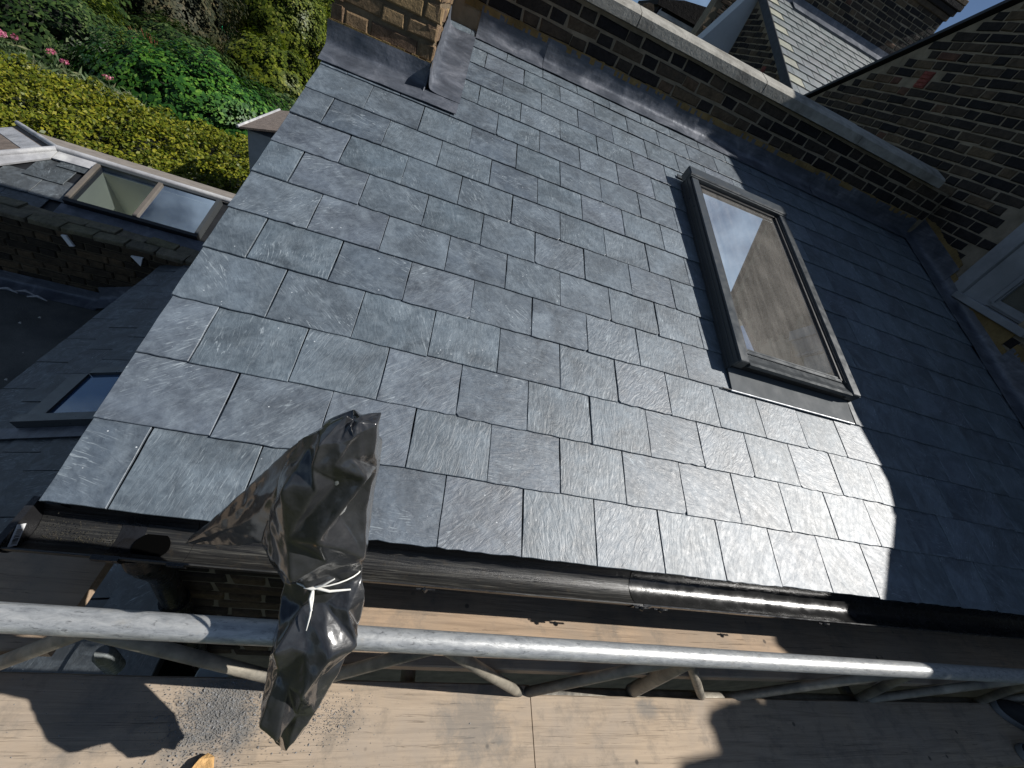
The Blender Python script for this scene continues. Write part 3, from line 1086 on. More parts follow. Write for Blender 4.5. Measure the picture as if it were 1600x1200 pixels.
rbox("bottom_sash", U0 + 0.085, U1 - 0.085, V0 + 0.083, V0 + 0.103, 0.03, 0.066, FRAME, 0.002)
rbox("bottom_sash", U0 + 0.085, U1 - 0.085, V0 + 0.106, V0 + 0.118, 0.03, 0.062, FRAME, 0.002)
rbox("top_sash", U0 + 0.092, U1 - 0.092, V1 - 0.10, V1 - 0.07, 0.02, 0.066, FRAME_DK, 0.001)
rbox("glass_pane", U0 + 0.0925, U1 - 0.0925, V0 + 0.1185, V1 - 0.1005, 0.035, 0.055, GLASS, 0.0)
rbox("kerb", U0 + 0.068, U1 - 0.068, V0 + 0.076, V1 - 0.069, -0.05, 0.0195, FRAME_DK, 0)
# lead-grey apron below, with a turned bright edge, and narrow side gutters
profile_sheet("apron_flashing", 2.105, 2.885, [(0.800, 0.0075), (0.806, 0.0095), (0.87, 0.011), (0.935, 0.016)], None, lambda x, p, q: rp(x, p, q), rwn,
              plain("grey_coated_aluminium", (0.10, 0.107, 0.112), 0.8, 0.15, 6, 0.1, 0.0, 0.2), 20, 0.001, 4.0)
rbox("apron_edge", 2.10, 2.885, 0.7945, 0.8005, 0.004, 0.0095, plain("bare_aluminium", (0.75, 0.76, 0.77), 0.3, 0.1, 10, 0, 0.4), 0.001)
rbox("apron_clip", 2.055, 2.099, 0.797, 0.803, 0.003, 0.008, FRAME_DK, 0.0005)
rbox("side_gutter", 2.9, 2.93, 0.80, 2.40, 0.002, 0.007, FRAME, 0)
rbox("top_flashing", 2.09, 2.91, 2.385, 2.42, 0.002, 0.007, FRAME, 0)

# ------------------------------------------------------------------ gutter
gut = thing("gutter", "worn black half round eaves gutter running below the slates", "gutter", (1.0, -0.03, -0.06))
GYC, GZC, GR = -0.030, -0.045, 0.057


def gutter_len(name, x0, x1, R, mat, t=0.004, z0=0.0, nseg=14, nx=1):
    mb = MB()
    vs, fs = [], []
    xs = [x0 + (x1 - x0) * i / nx for i in range(nx + 1)]
    for x in xs:
        sag = 0.0015 * noise.noise(Vector((x * 4, 0, 0)))
        for r in (R, R - t):
            for k in range(nseg + 1):
                a = math.pi * k / nseg
                vs.append(Vector((x, GYC - math.cos(a) * r, GZC - math.sin(a) * r + z0 + sag)))
    st = 2 * (nseg + 1)
    for i in range(nx):
        for s in (0, 1):
            for k in range(nseg):
                a = i * st + s * (nseg + 1) + k
                f = (a, a + 1, a + 1 + st, a + st)
                fs.append(f if s == 0 else f[::-1])
        for k in (0, nseg):
            a, b = i * st + k, i * st + nseg + 1 + k
            fs.append((a, b, b + st, a + st))
    for i in (0, nx):
        for k in range(nseg):
            a = i * st + k
            fs.append((a, a + 1, a + nseg + 2, a + nseg + 1))
    mb.add(vs, fs)
    return mb.build(name, mat, gut, True, 35)


gutter_len("gutter_channel", -0.02, 0.29, GR, GUT, nx=6)
gutter_len("gutter_channel", 0.291, 1.54, GR, GUT, nx=16)
gutter_len("gutter_channel", 1.543, 4.79, GR, plain("smooth_black_gutter", (0.020, 0.020, 0.020), 0.24, 0.4, 9, 0.1, 0.0, 0.7), nx=30)
gutter_len("union_bracket", 1.505, 1.57, GR + 0.004, BLACK_IRON, 0.0035, -0.0005)
gutter_len("union_bracket", 0.275, 0.31, GR + 0.004, BLACK_IRON, 0.0035, -0.0005)
for x in (1.53, 1.60, 0.86, 2.30):
    mb = MB()
    mb.tube([(x, GYC - GR - 0.006, GZC - 0.004), (x + 0.006, GYC - GR - 0.012, GZC - 0.001)], 0.006, 8)
    mb.tube([(x - 0.02, GYC - GR - 0.006, GZC - 0.006), (x + 0.03, GYC - GR - 0.006, GZC - 0.006)], 0.003, 6)
    mb.build("bracket_lug", BLACK_IRON, gut, True)
mb = MB()
mb.prism([(GYC - math.cos(math.pi * k / 12) * (GR + 0.004), GZC - math.sin(math.pi * k / 12) * (GR + 0.004)) for k in range(13)] + [(GYC + GR, GZC + 0.012), (GYC - GR - 0.004, GZC + 0.006)], -0.034, -0.021,
         lambda a, b, d: Vector((d, a, b)))
mb.build("stop_end", BLACK_IRON, gut)
# running outlet: collar and black disc, the hole's shade put into its colour
mb = MB()
mb.tube([(0.185, GYC - 0.005, GZC - 0.05), (0.185, GYC - 0.005, GZC - 0.12)], 0.04, 20)
mb.build("outlet_spout", BLACK_IRON, gut, True)
gutter_len("outlet_collar", 0.135, 0.185, GR + 0.006, BLACK_IRON, 0.011, 0.0)
mb = MB()
mb.tube([(0.21, GYC - 0.004, GZC - 0.0535), (0.21, GYC - 0.004, GZC - 0.046)], 0.036, 24)
mb.build("outlet_hole_disc", plain("painted_hole_shade", (0.002, 0.002, 0.002), 1.0, 0.1, 5, 0, 0, 0.0), gut)
# sediment in the gutter bottom
mb = MB()
for i in range(420):
    x = random.uniform(0.0, 0.135)
    a = random.gauss(0, 0.45)
    p = Vector((x, GYC - 0.01 + math.sin(a) * 0.045, GZC - math.cos(a) * 0.051))
    s = random.uniform(0.0004, 0.0013)
    mb.add([p + Vector((-s, -s, 0)), p + Vector((s, -s, 0)), p + Vector((0, s, 0)), p + Vector((0, 0, s * 1.4))], [(0, 1, 3), (1, 2, 3), (2, 0, 3)])
o = mb.build("gutter_silt", plain("silt", (0.05, 0.045, 0.03), 0.9, 0.5, 60), gut)
o['kind'] = 'stuff'
# barcode sticker on the inside of the stop end
lab = thing("barcode_sticker", "small white barcode sticker stuck inside the gutter's left end", "sticker", (-0.019, -0.05, -0.06))
lx = -0.0195
a0 = Vector((lx, GYC - 0.030, GZC - 0.020))
e1 = Vector((0, 0.82, 0.57)).normalized()
e2 = Vector((0, -0.57, 0.82)).normalized()


def lquad(mb, p0, p1, q0, q1, d):
    vs = [a0 + e1 * a + e2 * b + Vector((dd, 0, 0)) for dd in (d, d + 0.0006) for a, b in ((p0, q0), (p1, q0), (p1, q1), (p0, q1))]
    mb.add(vs, [(0, 3, 2, 1), (4, 5, 6, 7), (0, 1, 5, 4), (1, 2, 6, 5), (2, 3, 7, 6), (3, 0, 4, 7)])


mb = MB()
lquad(mb, -0.012, 0.034, -0.011, 0.013, 0)
mb.build("sticker_paper", WHITE, lab)
mb = MB()
p = -0.007
while p < 0.022:
    wb = random.choice((0.0008, 0.0012, 0.002))
    lquad(mb, p, p + wb, -0.006, 0.008, 0.0007)
    p += wb + random.choice((0.0009, 0.0015, 0.0024))
mb.build("barcode", FRAME_DK, lab)
# small blue clip on the fascia
mb = MB()
mb.box(0.165, 0.182, 0.030, 0.044, -0.045, -0.022, None, 0.002)
tag(mb.build("plastic_clip", plain("pale_blue_plastic", (0.22, 0.32, 0.45), 0.5, 0.1)), "small pale blue plastic clip under the slates by the gutter outlet", "clip")

# downpipe
dp = thing("downpipe", "black downpipe dropping from the gutter outlet beside the brick wall", "pipe", (0.16, 0.0, -0.5))
mb = MB()
mb.tube([(0.185, -0.035, -0.15), (0.183, -0.033, -0.20), (0.17, 0.0, -0.30), (0.155, 0.025, -0.40), (0.15, 0.03, -0.50), (0.15, 0.03, -6.1)], 0.034, 16)
mb.build("pipe", BLACK_IRON, dp, True)
mb = MB()
mb.tube([(0.15, 0.03, -0.62), (0.15, 0.03, -0.70)], 0.042, 16)
mb.build("pipe_collar", BLACK_IRON, dp, True)

# wall under the eaves
ew = thing("eaves_wall", "dark brick wall in deep shadow below the gutter", "wall", (0.1, 0.09, -1.0))
mb = MB()
mb.box(0.06, 4.79, 0.092, 0.30, -6.3, -0.12)
mb.box(0.06, 0.27, 0.30, 2.945, -6.3, -0.14)
mb.build("wall_body", MORTAR, ew)
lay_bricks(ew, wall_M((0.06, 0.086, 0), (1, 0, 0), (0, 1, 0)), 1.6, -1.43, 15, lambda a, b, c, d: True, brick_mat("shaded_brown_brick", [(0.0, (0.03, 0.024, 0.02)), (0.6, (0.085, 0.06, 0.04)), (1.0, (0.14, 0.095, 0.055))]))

# ------------------------------------------------------------------ scaffold
def board(name, x0, x1, y0, y1, ztop, mat, label, t=0.038):
    mb = MB()
    nx = 24
    vs, fs = [], []
    c = 0.004
    for i in range(nx + 1):
        x = x0 + (x1 - x0) * i / nx
        w1 = 0.0025 * noise.noise(Vector((x * 3, y0 * 9, 1)))
        w2 = 0.0025 * noise.noise(Vector((x * 3, y1 * 9, 5)))
        dz = 0.003 * noise.noise(Vector((x * 1.3, y0, 9)))
        ring = [(y0 + w1, -t), (y0 + w1, -c), (y0 + w1 + c, 0), (y1 + w2 - c, 0), (y1 + w2, -c), (y1 + w2, -t)]
        for (y, z) in ring:
            vs.append(Vector((x, y, ztop + z + dz)))
    for i in range(nx):
        for k in range(6):
            a, b = i * 6 + k, i * 6 + (k + 1) % 6
            fs.append((a, b, b + 6, a + 6))
    fs.append((0, 1, 2, 3, 4, 5))
    fs.append(tuple(nx * 6 + k for k in range(6))[::-1])
    mb.add(vs, fs)
    return tag(mb.build(name, mat, None, True, 30), label, "board")


DZ = -0.45
board("scaffold_board", -1.9, 1.3095, -0.437, -0.209, DZ, BOARD, "pale gritty scaffold board at bottom left under the bag's shadow")
board("scaffold_board", 1.3125, 4.9, -0.462, -0.236, DZ, BOARD, "tan scaffold board at bottom right with shadowed far end")
board("scaffold_board", 0.66, 4.9, -0.209, 0.014, -0.285, BOARD_DK, "inner scaffold board half sunlit between the gutter and steel beam")
board("scaffold_board", -1.9, 0.062, -0.206, 0.040, -0.284, BOARD_DK, "spotted shaded board behind the tube at far left below the gutter")

beam = thing("scaffold_beam", "galvanised steel lattice beam crossing in front of the gutter", "scaffold", (1.0, -0.229, -0.2))
BYc = -0.229


def chord(x):
    return 0.0185 - 0.0185 * x * 0.97


mb = MB()
mb.tube([(-2.0, BYc, 0.055)] + [(x, BYc, chord(x)) for x in np.linspace(-1.5, 5.0, 14)], 0.0242, 24)
mb.build("top_tube", GALV, beam, True, 60)
mb = MB()
mb.tube([(-2.0, BYc, -0.472), (5.0, BYc, -0.51)], 0.0242, 16)
mb.build("bottom_tube", GALV_DIRTY, beam, True, 60)
diag = [((0.23, 0.0), (-0.16, -0.47)), ((0.20, 0.0), (0.655, -0.47)), ((0.912, 0.0), (0.57, -0.47)), ((0.905, 0.0), (1.285, -0.47)),
        ((1.617, -0.01), (1.292, -0.47)), ((1.63, -0.01), (2.03, -0.48)), ((2.60, -0.03), (2.145, -0.48)), ((3.36, -0.04), (2.88, -0.48)),
        ((4.1, -0.05), (3.75, -0.49)), ((2.62, -0.03), (2.86, -0.48)), ((3.4, -0.04), (3.7, -0.49))]
for (a, b) in diag:
    mb = MB()
    mb.tube([(a[0], BYc, a[1] - 0.012), (b[0], BYc, b[1])], 0.0155, 14)
    mb.build("brace", GALV_DIRTY, beam, True, 60)
mb = MB()
mb.tube([(1.655, BYc + 0.006, -0.02), (1.715, BYc + 0.012, -0.47)], 0.022, 16)
mb.build("post", GALV_DIRTY, beam, True, 60)
# tube below the deck that carries the boards
for i, (x, lb) in enumerate(((0.92, "putlog tube under the boards left of the board joint"), (2.9, "putlog tube under the boards in the shaded right end"))):
    mb = MB()
    mb.tube([(x, -1.0, -0.535), (x, 0.085, -0.535)], 0.024, 16)
    tag(mb.build("scaffold_tube", GALV_DIRTY, None, True, 60), lb, "tube")

# ------------------------------------------------------------------ bin bag tied over the tube end
bag = thing("bin_bag", "black bin bag tied with white string over a scaffold tube end", "bag", (0.6, -0.1, 0.1))
RG = [((0.589, -0.37, -0.185), (0.637, -0.37, -0.205), 0.018), ((0.568, -0.35, -0.110), (0.653, -0.35, -0.160), 0.045),
      ((0.558, -0.325, -0.05), (0.672, -0.325, -0.066), 0.070), ((0.557, -0.295, 0.045), (0.691, -0.295, 0.039), 0.080),
      ((0.558, -0.26, 0.113), (0.709, -0.26, 0.10), 0.070), ((0.551, -0.225, 0.145), (0.711, -0.225, 0.168), 0.050),
      ((0.565, -0.195, 0.175), (0.703, -0.195, 0.208), 0.040), ((0.556, -0.18, 0.208), (0.700, -0.18, 0.240), 0.038),
      ((0.520, -0.165, 0.240), (0.694, -0.165, 0.285), 0.062), ((0.506, -0.15, 0.295), (0.686, -0.15, 0.360), 0.072),
      ((0.523, -0.14, 0.415), (0.681, -0.14, 0.453), 0.070), ((0.540, -0.135, 0.500), (0.672, -0.135, 0.534), 0.062),
      ((0.557, -0.13, 0.546), (0.665, -0.13, 0.575), 0.052), ((0.586, -0.13, 0.585), (0.657, -0.13, 0.602), 0.038),
      ((0.611, -0.13, 0.603), (0.642, -0.13, 0.610), 0.016)]


def lerp_ring(t):
    x = t * (len(RG) - 1)
    i = min(int(x), len(RG) - 2)
    f = x - i
    a, b = RG[i], RG[i + 1]
    return Vector(a[0]).lerp(Vector(b[0]), f), Vector(a[1]).lerp(Vector(b[1]), f), a[2] * (1 - f) + b[2] * f


def ridged(p):
    return 1.0 - abs(noise.noise(p)) * 2.2


def crumple(coarse_v, coarse_f, name, cuts, seed, fine=0.0014, sm=2):
    """facetted sheet: a jittered coarse mesh, cut finer, creases slightly eased"""
    bm = bmesh.new()
    vv = [bm.verts.new(p) for p in coarse_v]
    for f in coarse_f:
        bm.faces.new([vv[i] for i in f])
    bmesh.ops.recalc_face_normals(bm, faces=bm.faces[:])
    bmesh.ops.subdivide_edges(bm, edges=bm.edges[:], cuts=cuts, use_grid_fill=True)
    bmesh.ops.triangulate(bm, faces=[f for f in bm.faces if len(f.verts) > 4])
    for _ in range(sm):
        bmesh.ops.smooth_vert(bm, verts=bm.verts[:], factor=0.5, use_axis_x=True, use_axis_y=True, use_axis_z=True)
    bm.normal_update()
    for v in bm.verts:
        p = Vector((v.co.x * 30.0 + 4.0 * v.co.z, v.co.y * 30.0, v.co.z * 13.0)) + Vector((seed, 0, 0))
        v.co += v.normal * (fine * 2.4 * (ridged(p) - 0.5) + fine * (ridged(p * 2.3) - 0.5))
    me = bpy.data.meshes.new(name)
    bm.to_mesh(me)
    bm.free()
    me.polygons.foreach_set('use_smooth', [True] * len(me.polygons))
    return me


rb = random.Random(21)
NR, NS = 13, 11
vs, fs = [], []
for i in range(NR + 1):
    t = i / NR
    L, R_, dp_ = lerp_ring(t)
    c = (L + R_) / 2
    hw = (R_ - L) / 2
    la, ra, _ = lerp_ring(max(t - 0.03, 0))
    lb, rb_, _ = lerp_ring(min(t + 0.03, 1))
    tang = ((lb + rb_) - (la + ra)).normalized()
    nrm = hw.normalized().cross(tang).normalized()
    if nrm.y > 0:
        nrm = -nrm
    tie = math.exp(-((t - 7 / 14) / 0.05) ** 2)
    for k in range(NS):
        a = 2 * math.pi * (k + 0.5 * (i % 2) * (1 - tie)) / NS
        ca, sa = math.cos(a), math.sin(a)
        edge = abs(ca) > 0.86
        s = 1.0 + (rb.uniform(-0.50, 0.28) if not edge else rb.uniform(-0.09, 0.05)) * (1 - 0.3 * tie)
        s += (0.16 if k % 2 else -0.2) * tie
        vs.append(c + hw * (ca * s) + nrm * (sa * dp_ * s) + tang * rb.uniform(-0.012, 0.012) * (1 - tie))
for i in range(NR):
    for k in range(NS):
        k2 = (k + 1) % NS
        q = (i * NS + k, i * NS + k2, (i + 1) * NS + k2, (i + 1) * NS + k)
        if rb.random() < 0.5:
            fs += [(q[0], q[1], q[2]), (q[0], q[2], q[3])]
        else:
            fs += [(q[0], q[1], q[3]), (q[1], q[2], q[3])]
n0 = len(vs)
c0 = sum((vs[k] for k in range(NS)), Vector()) / NS
vs.append(c0 + Vector((0.0, 0.035, 0.10)))           # open mouth, sunk in
vs.append(sum((vs[NR * NS + k] for k in range(NS)), Vector()) / NS)
for k in range(NS):
    k2 = (k + 1) % NS
    fs.append((n0, k2, k))
    fs.append((n0 + 1, NR * NS + k, NR * NS + k2))
link("bag_body", crumple(vs, fs, "bag_body", 9, 3.0, 0.0009, 1), BAG, bag)

# the loose side of the bag, dragged down to the gutter
TOP = [(0.625, -0.12, 0.590), (0.597, -0.12, 0.584), (0.548, -0.12, 0.517), (0.482, -0.105, 0.379), (0.408, -0.10, 0.227), (0.338, -0.095, 0.100)]
BOT = [(0.625, -0.15, 0.47), (0.594, -0.16, 0.45), (0.548, -0.17, 0.40), (0.520, -0.165, 0.265), (0.42, -0.12, 0.145), (0.342, -0.10, 0.093)]


def poly_at(P, t):
    x = t * (len(P) - 1)
    i = min(int(x), len(P) - 2)
    return Vector(P[i]).lerp(Vector(P[i + 1]), x - i)


vs, fs = [], []
NU, NV = 7, 4
nn = Vector((-0.35, -0.80, 0.45)).normalized()
for side in (0, 1):
    for i in range(NU + 1):
        for j in range(NV + 1):
            s, t = i / NU, j / NV
            p = poly_at(TOP, s).lerp(poly_at(BOT, s), t)
            bul = 0.030 * math.sin(math.pi * t) * (1 - s * 0.8)
            cr = rb.uniform(-0.016, 0.016) * (1 - 0.7 * s) * (1 if 0 < j < NV else 0.15)
            vs.append(p + nn * ((bul + cr) if side == 0 else -(bul * 0.6 + 0.004) + cr * 0.5))
st = (NU + 1) * (NV + 1)
ix = lambda s, i, j: s * st + i * (NV + 1) + j


def tri2(q):
    return [(q[0], q[1], q[2]), (q[0], q[2], q[3])] if rb.random() < 0.5 else [(q[0], q[1], q[3]), (q[1], q[2], q[3])]


for i in range(NU):
    for j in range(NV):
        fs += tri2((ix(0, i, j), ix(0, i + 1, j), ix(0, i + 1, j + 1), ix(0, i, j + 1)))
        fs += tri2((ix(1, i, j), ix(1, i, j + 1), ix(1, i + 1, j + 1), ix(1, i + 1, j)))
for i in range(NU):
    fs.append((ix(0, i, 0), ix(1, i, 0), ix(1, i + 1, 0), ix(0, i + 1, 0)))
    fs.append((ix(0, i, NV), ix(0, i + 1, NV), ix(1, i + 1, NV), ix(1, i, NV)))
for j in range(NV):
    fs.append((ix(0, NU, j), ix(1, NU, j), ix(1, NU, j + 1), ix(0, NU, j + 1)))
    fs.append((ix(0, 0, j), ix(0, 0, j + 1), ix(1, 0, j + 1), ix(1, 0, j)))
link("bag_flap", crumple(vs, fs, "bag_flap", 7, 9.0, 0.0007, 1), BAG, bag)

# white string: band round the neck, knot and two tails
mb = MB()
L, R_, d_ = lerp_ring(7.0 / 14)
c = (L + R_) / 2
hw = (R_ - L) / 2
hu = hw.normalized()
tg = Vector((0.10, 0.42, 0.90)).normalized()
tg = (tg - hu * tg.dot(hu)).normalized()
nr = hu.cross(tg).normalized()
nr = nr if nr.y < 0 else -nr
ring = []
for k in range(25):
    a = 2 * math.pi * k / 24
    ring.append(c + hw * (math.cos(a) * 0.82) + nr * (math.sin(a) * 0.044) + tg * (0.004 * math.sin(a * 2)))
mb.tube(ring, 0.0014, 8)
kn = c - hw * 0.15 + nr * 0.045
mb.tube([kn - hu * 0.016, kn + nr * 0.003, kn + hu * 0.010], [0.002, 0.0034, 0.002], 8)
mb.tube([kn, kn - tg * 0.02 + nr * 0.006, kn - tg * 0.05 + nr * 0.014 - hu * 0.003, kn - tg * 0.078 + nr * 0.018 - hu * 0.009], [0.0018, 0.0021, 0.0017, 0.0008], 8)
mb.tube([kn, kn - tg * 0.018 + nr * 0.007 - hu * 0.004, kn - tg * 0.04 + nr * 0.012 - hu * 0.001], [0.0020, 0.0024, 0.0018], 8)
mb.tube([kn, kn + hw * 0.4 - tg * 0.003 + nr * 0.006, kn + hw * 0.85 - tg * 0.010 - nr * 0.006], [0.0028, 0.0024, 0.0016], 8)
mb.tube([kn, kn + hw * 0.25 + tg * 0.010 + nr * 0.006, kn + hw * 0.5 + tg * 0.019], [0.0024, 0.0021, 0.0014], 8)
mb.build("string_tie", STRING, bag, True, 60)
mb = MB()
mb.tube([(0.615, -0.178, -1.2), (0.615, -0.172, 0.20), (0.622, -0.145, 0.53)], 0.0242, 14)
mb.build("post", GALV, beam, True)

# ------------------------------------------------------------------ small things on the boards
mb = MB()
for i in range(7000):
    if i < 6000:
        x, y = random.gauss(0.43, 0.065), random.gauss(-0.285, 0.05)
    else:
        x, y = random.gauss(0.70, 0.05), random.gauss(-0.30, 0.03)
        if random.random() < 0.35:
            x, y = random.uniform(-0.1, 1.2), random.uniform(-0.42, -0.22)
    if not -0.43 < y < -0.213:
        continue
    s = random.uniform(0.0004, 0.0012) * (2.4 if random.random() < 0.04 else 1)
    p = Vector((x, y, DZ + 0.001))
    an = random.uniform(0, 6.28)
    d1 = Vector((math.cos(an), math.sin(an), 0)) * s * random.uniform(0.8, 1.8)
    d2 = Vector((-math.sin(an), math.cos(an), 0)) * s
    h = Vector((0, 0, s * random.uniform(0.5, 1.3)))
    mb.add([p - d1, p + d2, p + d1, p - d2, p + h + d1 * 0.3], [(0, 3, 4), (3, 2, 4), (2, 1, 4), (1, 0, 4)])
tag(mb.build("slate_grit", GRIT), "crushed slate grit scattered on the left scaffold board by the bag", "grit", None, "stuff")

mb = MB()
mb.add([Vector(p) for p in [(0.40, -0.43, DZ + 0.001), (0.475, -0.43, DZ + 0.001), (0.455, -0.372, DZ + 0.001), (0.425, -0.372, DZ + 0.001),
                            (0.40, -0.43, DZ + 0.03), (0.475, -0.43, DZ + 0.034), (0.452, -0.376, DZ + 0.022), (0.428, -0.378, DZ + 0.026),
                            (0.44, -0.366, DZ + 0.014)]],
       [(3, 2, 1, 0), (4, 5, 6, 7), (0, 1, 5, 4), (1, 2, 6, 5), (3, 0, 4, 7), (2, 3, 8), (2, 8, 6), (3, 7, 8), (6, 8, 7)])
tag(mb.build("timber_offcut", FRESH), "splintered orange timber offcut lying at the bottom edge of the left board", "offcut")

for (x, y, ang, lb) in ((3.86, -0.30, 2.75, "dark shoe with pale rim standing nearest the steel beam at far right"), (3.80, -0.455, 2.85, "dark shoe with pale rim at the bottom right corner of the boards")):
    sh = thing("shoe", lb, "shoe", (x, y, DZ), "pair of shoes on the right board")
    Ms = Matrix.Translation((x, y, DZ)) @ Matrix.Rotation(ang, 4, 'Z')
    def sole(t, k):
        # plan outline of a shoe; toe at +x
        a = 2 * math.pi * t
        px_ = 0.145 * math.cos(a)
        wy = 0.048 + 0.006 * math.cos(a)
        return Vector((px_, wy * math.copysign(abs(math.sin(a)) ** 0.8, math.sin(a)) * k, 0))
    nseg = 28
    def shoe_part(levels):
        mb = MB()
        vs, fs = [], []
        for (z, kx, ky, ox) in levels:
            for k in range(nseg):
                p = sole(k / nseg, 1)
                vs.append(Ms @ Vector((p.x * kx + ox, p.y * ky, z)))
        for i in range(len(levels) - 1):
            for k in range(nseg):
                k2 = (k + 1) % nseg
                fs.append((i * nseg + k, i * nseg + k2, (i + 1) * nseg + k2, (i + 1) * nseg + k))
        fs.append(tuple(range(nseg))[::-1])
        fs.append(tuple(range((len(levels) - 1) * nseg, len(levels) * nseg)))
        mb.add(vs, fs)
        return mb
    shoe_part([(0.001, 0.98, 0.98, 0), (0.012, 1.02, 1.04, 0), (0.030, 1.0, 1.0, 0)]).build("sole", OFFWHITE, sh, True, 60)
    shoe_part([(0.031, 0.97, 0.95, 0), (0.055, 0.9, 0.88, -0.006), (0.075, 0.72, 0.74, -0.03), (0.10, 0.5, 0.62, -0.06)]).build("upper", plain("black_fabric", (0.02, 0.02, 0.022), 0.9, 0.3), sh, True, 60)

# bucket lid below the beam at left
mb = MB()
mb.tube([(0.36, -0.185, -0.70), (0.36, -0.185, -0.56), (0.36, -0.185, -0.548)], [0.042, 0.046, 0.04], 28)
tag(mb.build("plastic_tub", plain("pale_blue_white_plastic", (0.55, 0.66, 0.74), 0.4, 0.15, 30), None, True, 30), "pale blue and white plastic tub below the left end of the lattice beam", "tub")
mb = MB()
mb.tube([(0.085, -0.15, -0.64), (0.085, -0.15, -0.52), (0.085, -0.15, -0.50)], [0.024, 0.024, 0.015], 16)
tag(mb.build("plastic_bottle", plain("grey_bottle", (0.22, 0.24, 0.24), 0.25, 0.3, 30), None, True, 40), "grey plastic bottle in the dark gap beside the leftmost brace", "bottle")

# ------------------------------------------------------------------ lower left: lean-to roof, felt roof and party wall
TL = math.atan2(0.344, 0.939)
LQ = Matrix.Translation((-0.02, 0, -1.394 + 0.3664 * 1.245)) @ Matrix.Rotation(-TL, 4, 'Y')   # local x up slope (negative = down), y along eaves


def lp(s, y, n=0.0):
    return LQ @ Vector((s, y, n))


lr = thing("slate_roof", "older shaded slate lean-to roof below the left verge", "roof", (-0.8, 1.2, -1.3))
SE = -1.60                                            # eaves position along slope
lmesh = {}
for c in range(8):
    s0 = SE + c * 0.205
    for k in range(-2, 15):
        y0 = -0.1 + k * 0.25 + (0.125 if c % 2 else 0)
        if y0 > 2.9:
            continue
        me_ = lmesh.setdefault(random.randrange(5), None)
        key = random.randrange(5)
        if lmesh.get(key) is None:
            lmesh[key] = slate_mesh("slate", 0.246, 0.30, 0.006, 300 + key, 0.002)
            lmesh[key].materials[0] = SLATE_OLD
        M = LQ @ Matrix.Translation((s0 + random.uniform(-0.004, 0.004), y0 + 0.125, random.uniform(-0.001, 0.003))) @ Matrix.Rotation(-math.pi / 2, 4, 'Z') \
            @ Matrix.Rotation(-0.06 + random.uniform(-0.008, 0.008), 4, 'X') @ Matrix.Rotation(random.uniform(-0.008, 0.008), 4, 'Z')
        link("slate", lmesh[key], None, lr, M)
mb = MB()
mb.box(SE + 0.03, 0.10, -0.5, 2.94, -0.09, -0.03, LQ)
mb.build("roof_deck", BLACK_WOOD, lr)
mb = MB()
mb.prism([(-1.50, -6.3), (-1.50, -1.56), (0.05, -1.02), (0.05, -6.3)], -0.5, -0.46, lambda a, b, d: Vector((a, d, b)))
mb.box(-1.50, -1.44, -0.46, 2.90, -6.3, -1.56)
mb.build("roof_wall", MORTAR, lr)

# rooflight in it
lw = thing("roof_window", "small dark rooflight with bright blue pane in the lower left slate roof", "skylight", tuple(lp(-0.9, 1.25)))
for nm, a0_, a1_, b0_, b1_, n0_, n1_, m_ in (
        ("bottom_rail", -1.23, -0.45, 1.055, 1.11, 0.0, 0.062, FRAME), ("top_rail", -1.10, -0.45, 1.45, 1.50, 0.0, 0.055, FRAME),
        ("side_rail", -1.20, -1.105, 1.111, 1.449, 0.0, 0.05, FRAME), ("side_rail", -0.50, -0.45, 1.111, 1.449, 0.0, 0.05, FRAME),
        ("glass_pane", -1.104, -0.501, 1.1105, 1.4495, 0.02, 0.036, GLASS_CLEAN), ("apron_flashing", -1.33, -0.45, 0.98, 1.054, 0.008, 0.013, LEAD),
        ("top_flashing", -1.02, -0.45, 1.501, 1.58, 0.008, 0.013, LEAD)):
    mb = MB()
    mb.box(a0_, a1_, b0_, b1_, n0_, n1_, LQ)
    mb.build(nm, m_, lw)

mb = MB()
mb.box(-6.0, -1.40, -1.5, 2.955, -2.25, -2.06)
fr = thing("felt_roof", "flat grey felt roof strewn with specks beside the lower slates", "roof", (-3, 1.0, -2.06))
mb.build("felt_sheet", FELT, fr)
mb = MB()
for i in range(60):
    p = Vector((random.uniform(-4.2, -1.6), random.uniform(0.8, 2.8), -2.06))
    s = random.uniform(0.004, 0.013)
    mb.add([p + Vector((-s, -s, 0)), p + Vector((s, -s, 0)), p + Vector((0, s, 0)), p + Vector((0, 0, s))], [(0, 1, 3), (1, 2, 3), (2, 0, 3)])
o = mb.build("stone_chips", plain("pale_chips", (0.4, 0.38, 0.34), 0.9, 0.4), fr)
o['kind'] = 'stuff'

lpw = thing("parapet_wall", "low rough brick parapet wall beyond the felt roof at left", "wall", (-2.0, 3.0, -1.7))
mb = MB()
mb.box(-6.0, -0.021, 3.01, 3.22, -6.3, -1.40)
mb.build("wall_body", plain("dark_lime_mortar", (0.10, 0.082, 0.055), 0.95, 0.4, 10, 0.6, 0, 0.15), lpw)
BRICK_OLD = brick_mat("mossy_brown_brick", [(0.0, (0.03, 0.024, 0.017)), (0.5, (0.06, 0.045, 0.028)), (1.0, (0.10, 0.07, 0.04))])
lay_bricks(lpw, wall_M((-4.2, 3.002, 0), (1, 0, 0), (0, 1, 0)), 4.1, -1.98, 8, lambda a, b, c, d: True, BRICK_OLD, 0.075, 'flemish', 300, 0.008)
x = -4.2
BT = {}
MOSS = brick_mat("mossy_brick_top", [(0.0, (0.10, 0.09, 0.065)), (0.5, (0.16, 0.14, 0.10)), (1.0, (0.13, 0.12, 0.07))])
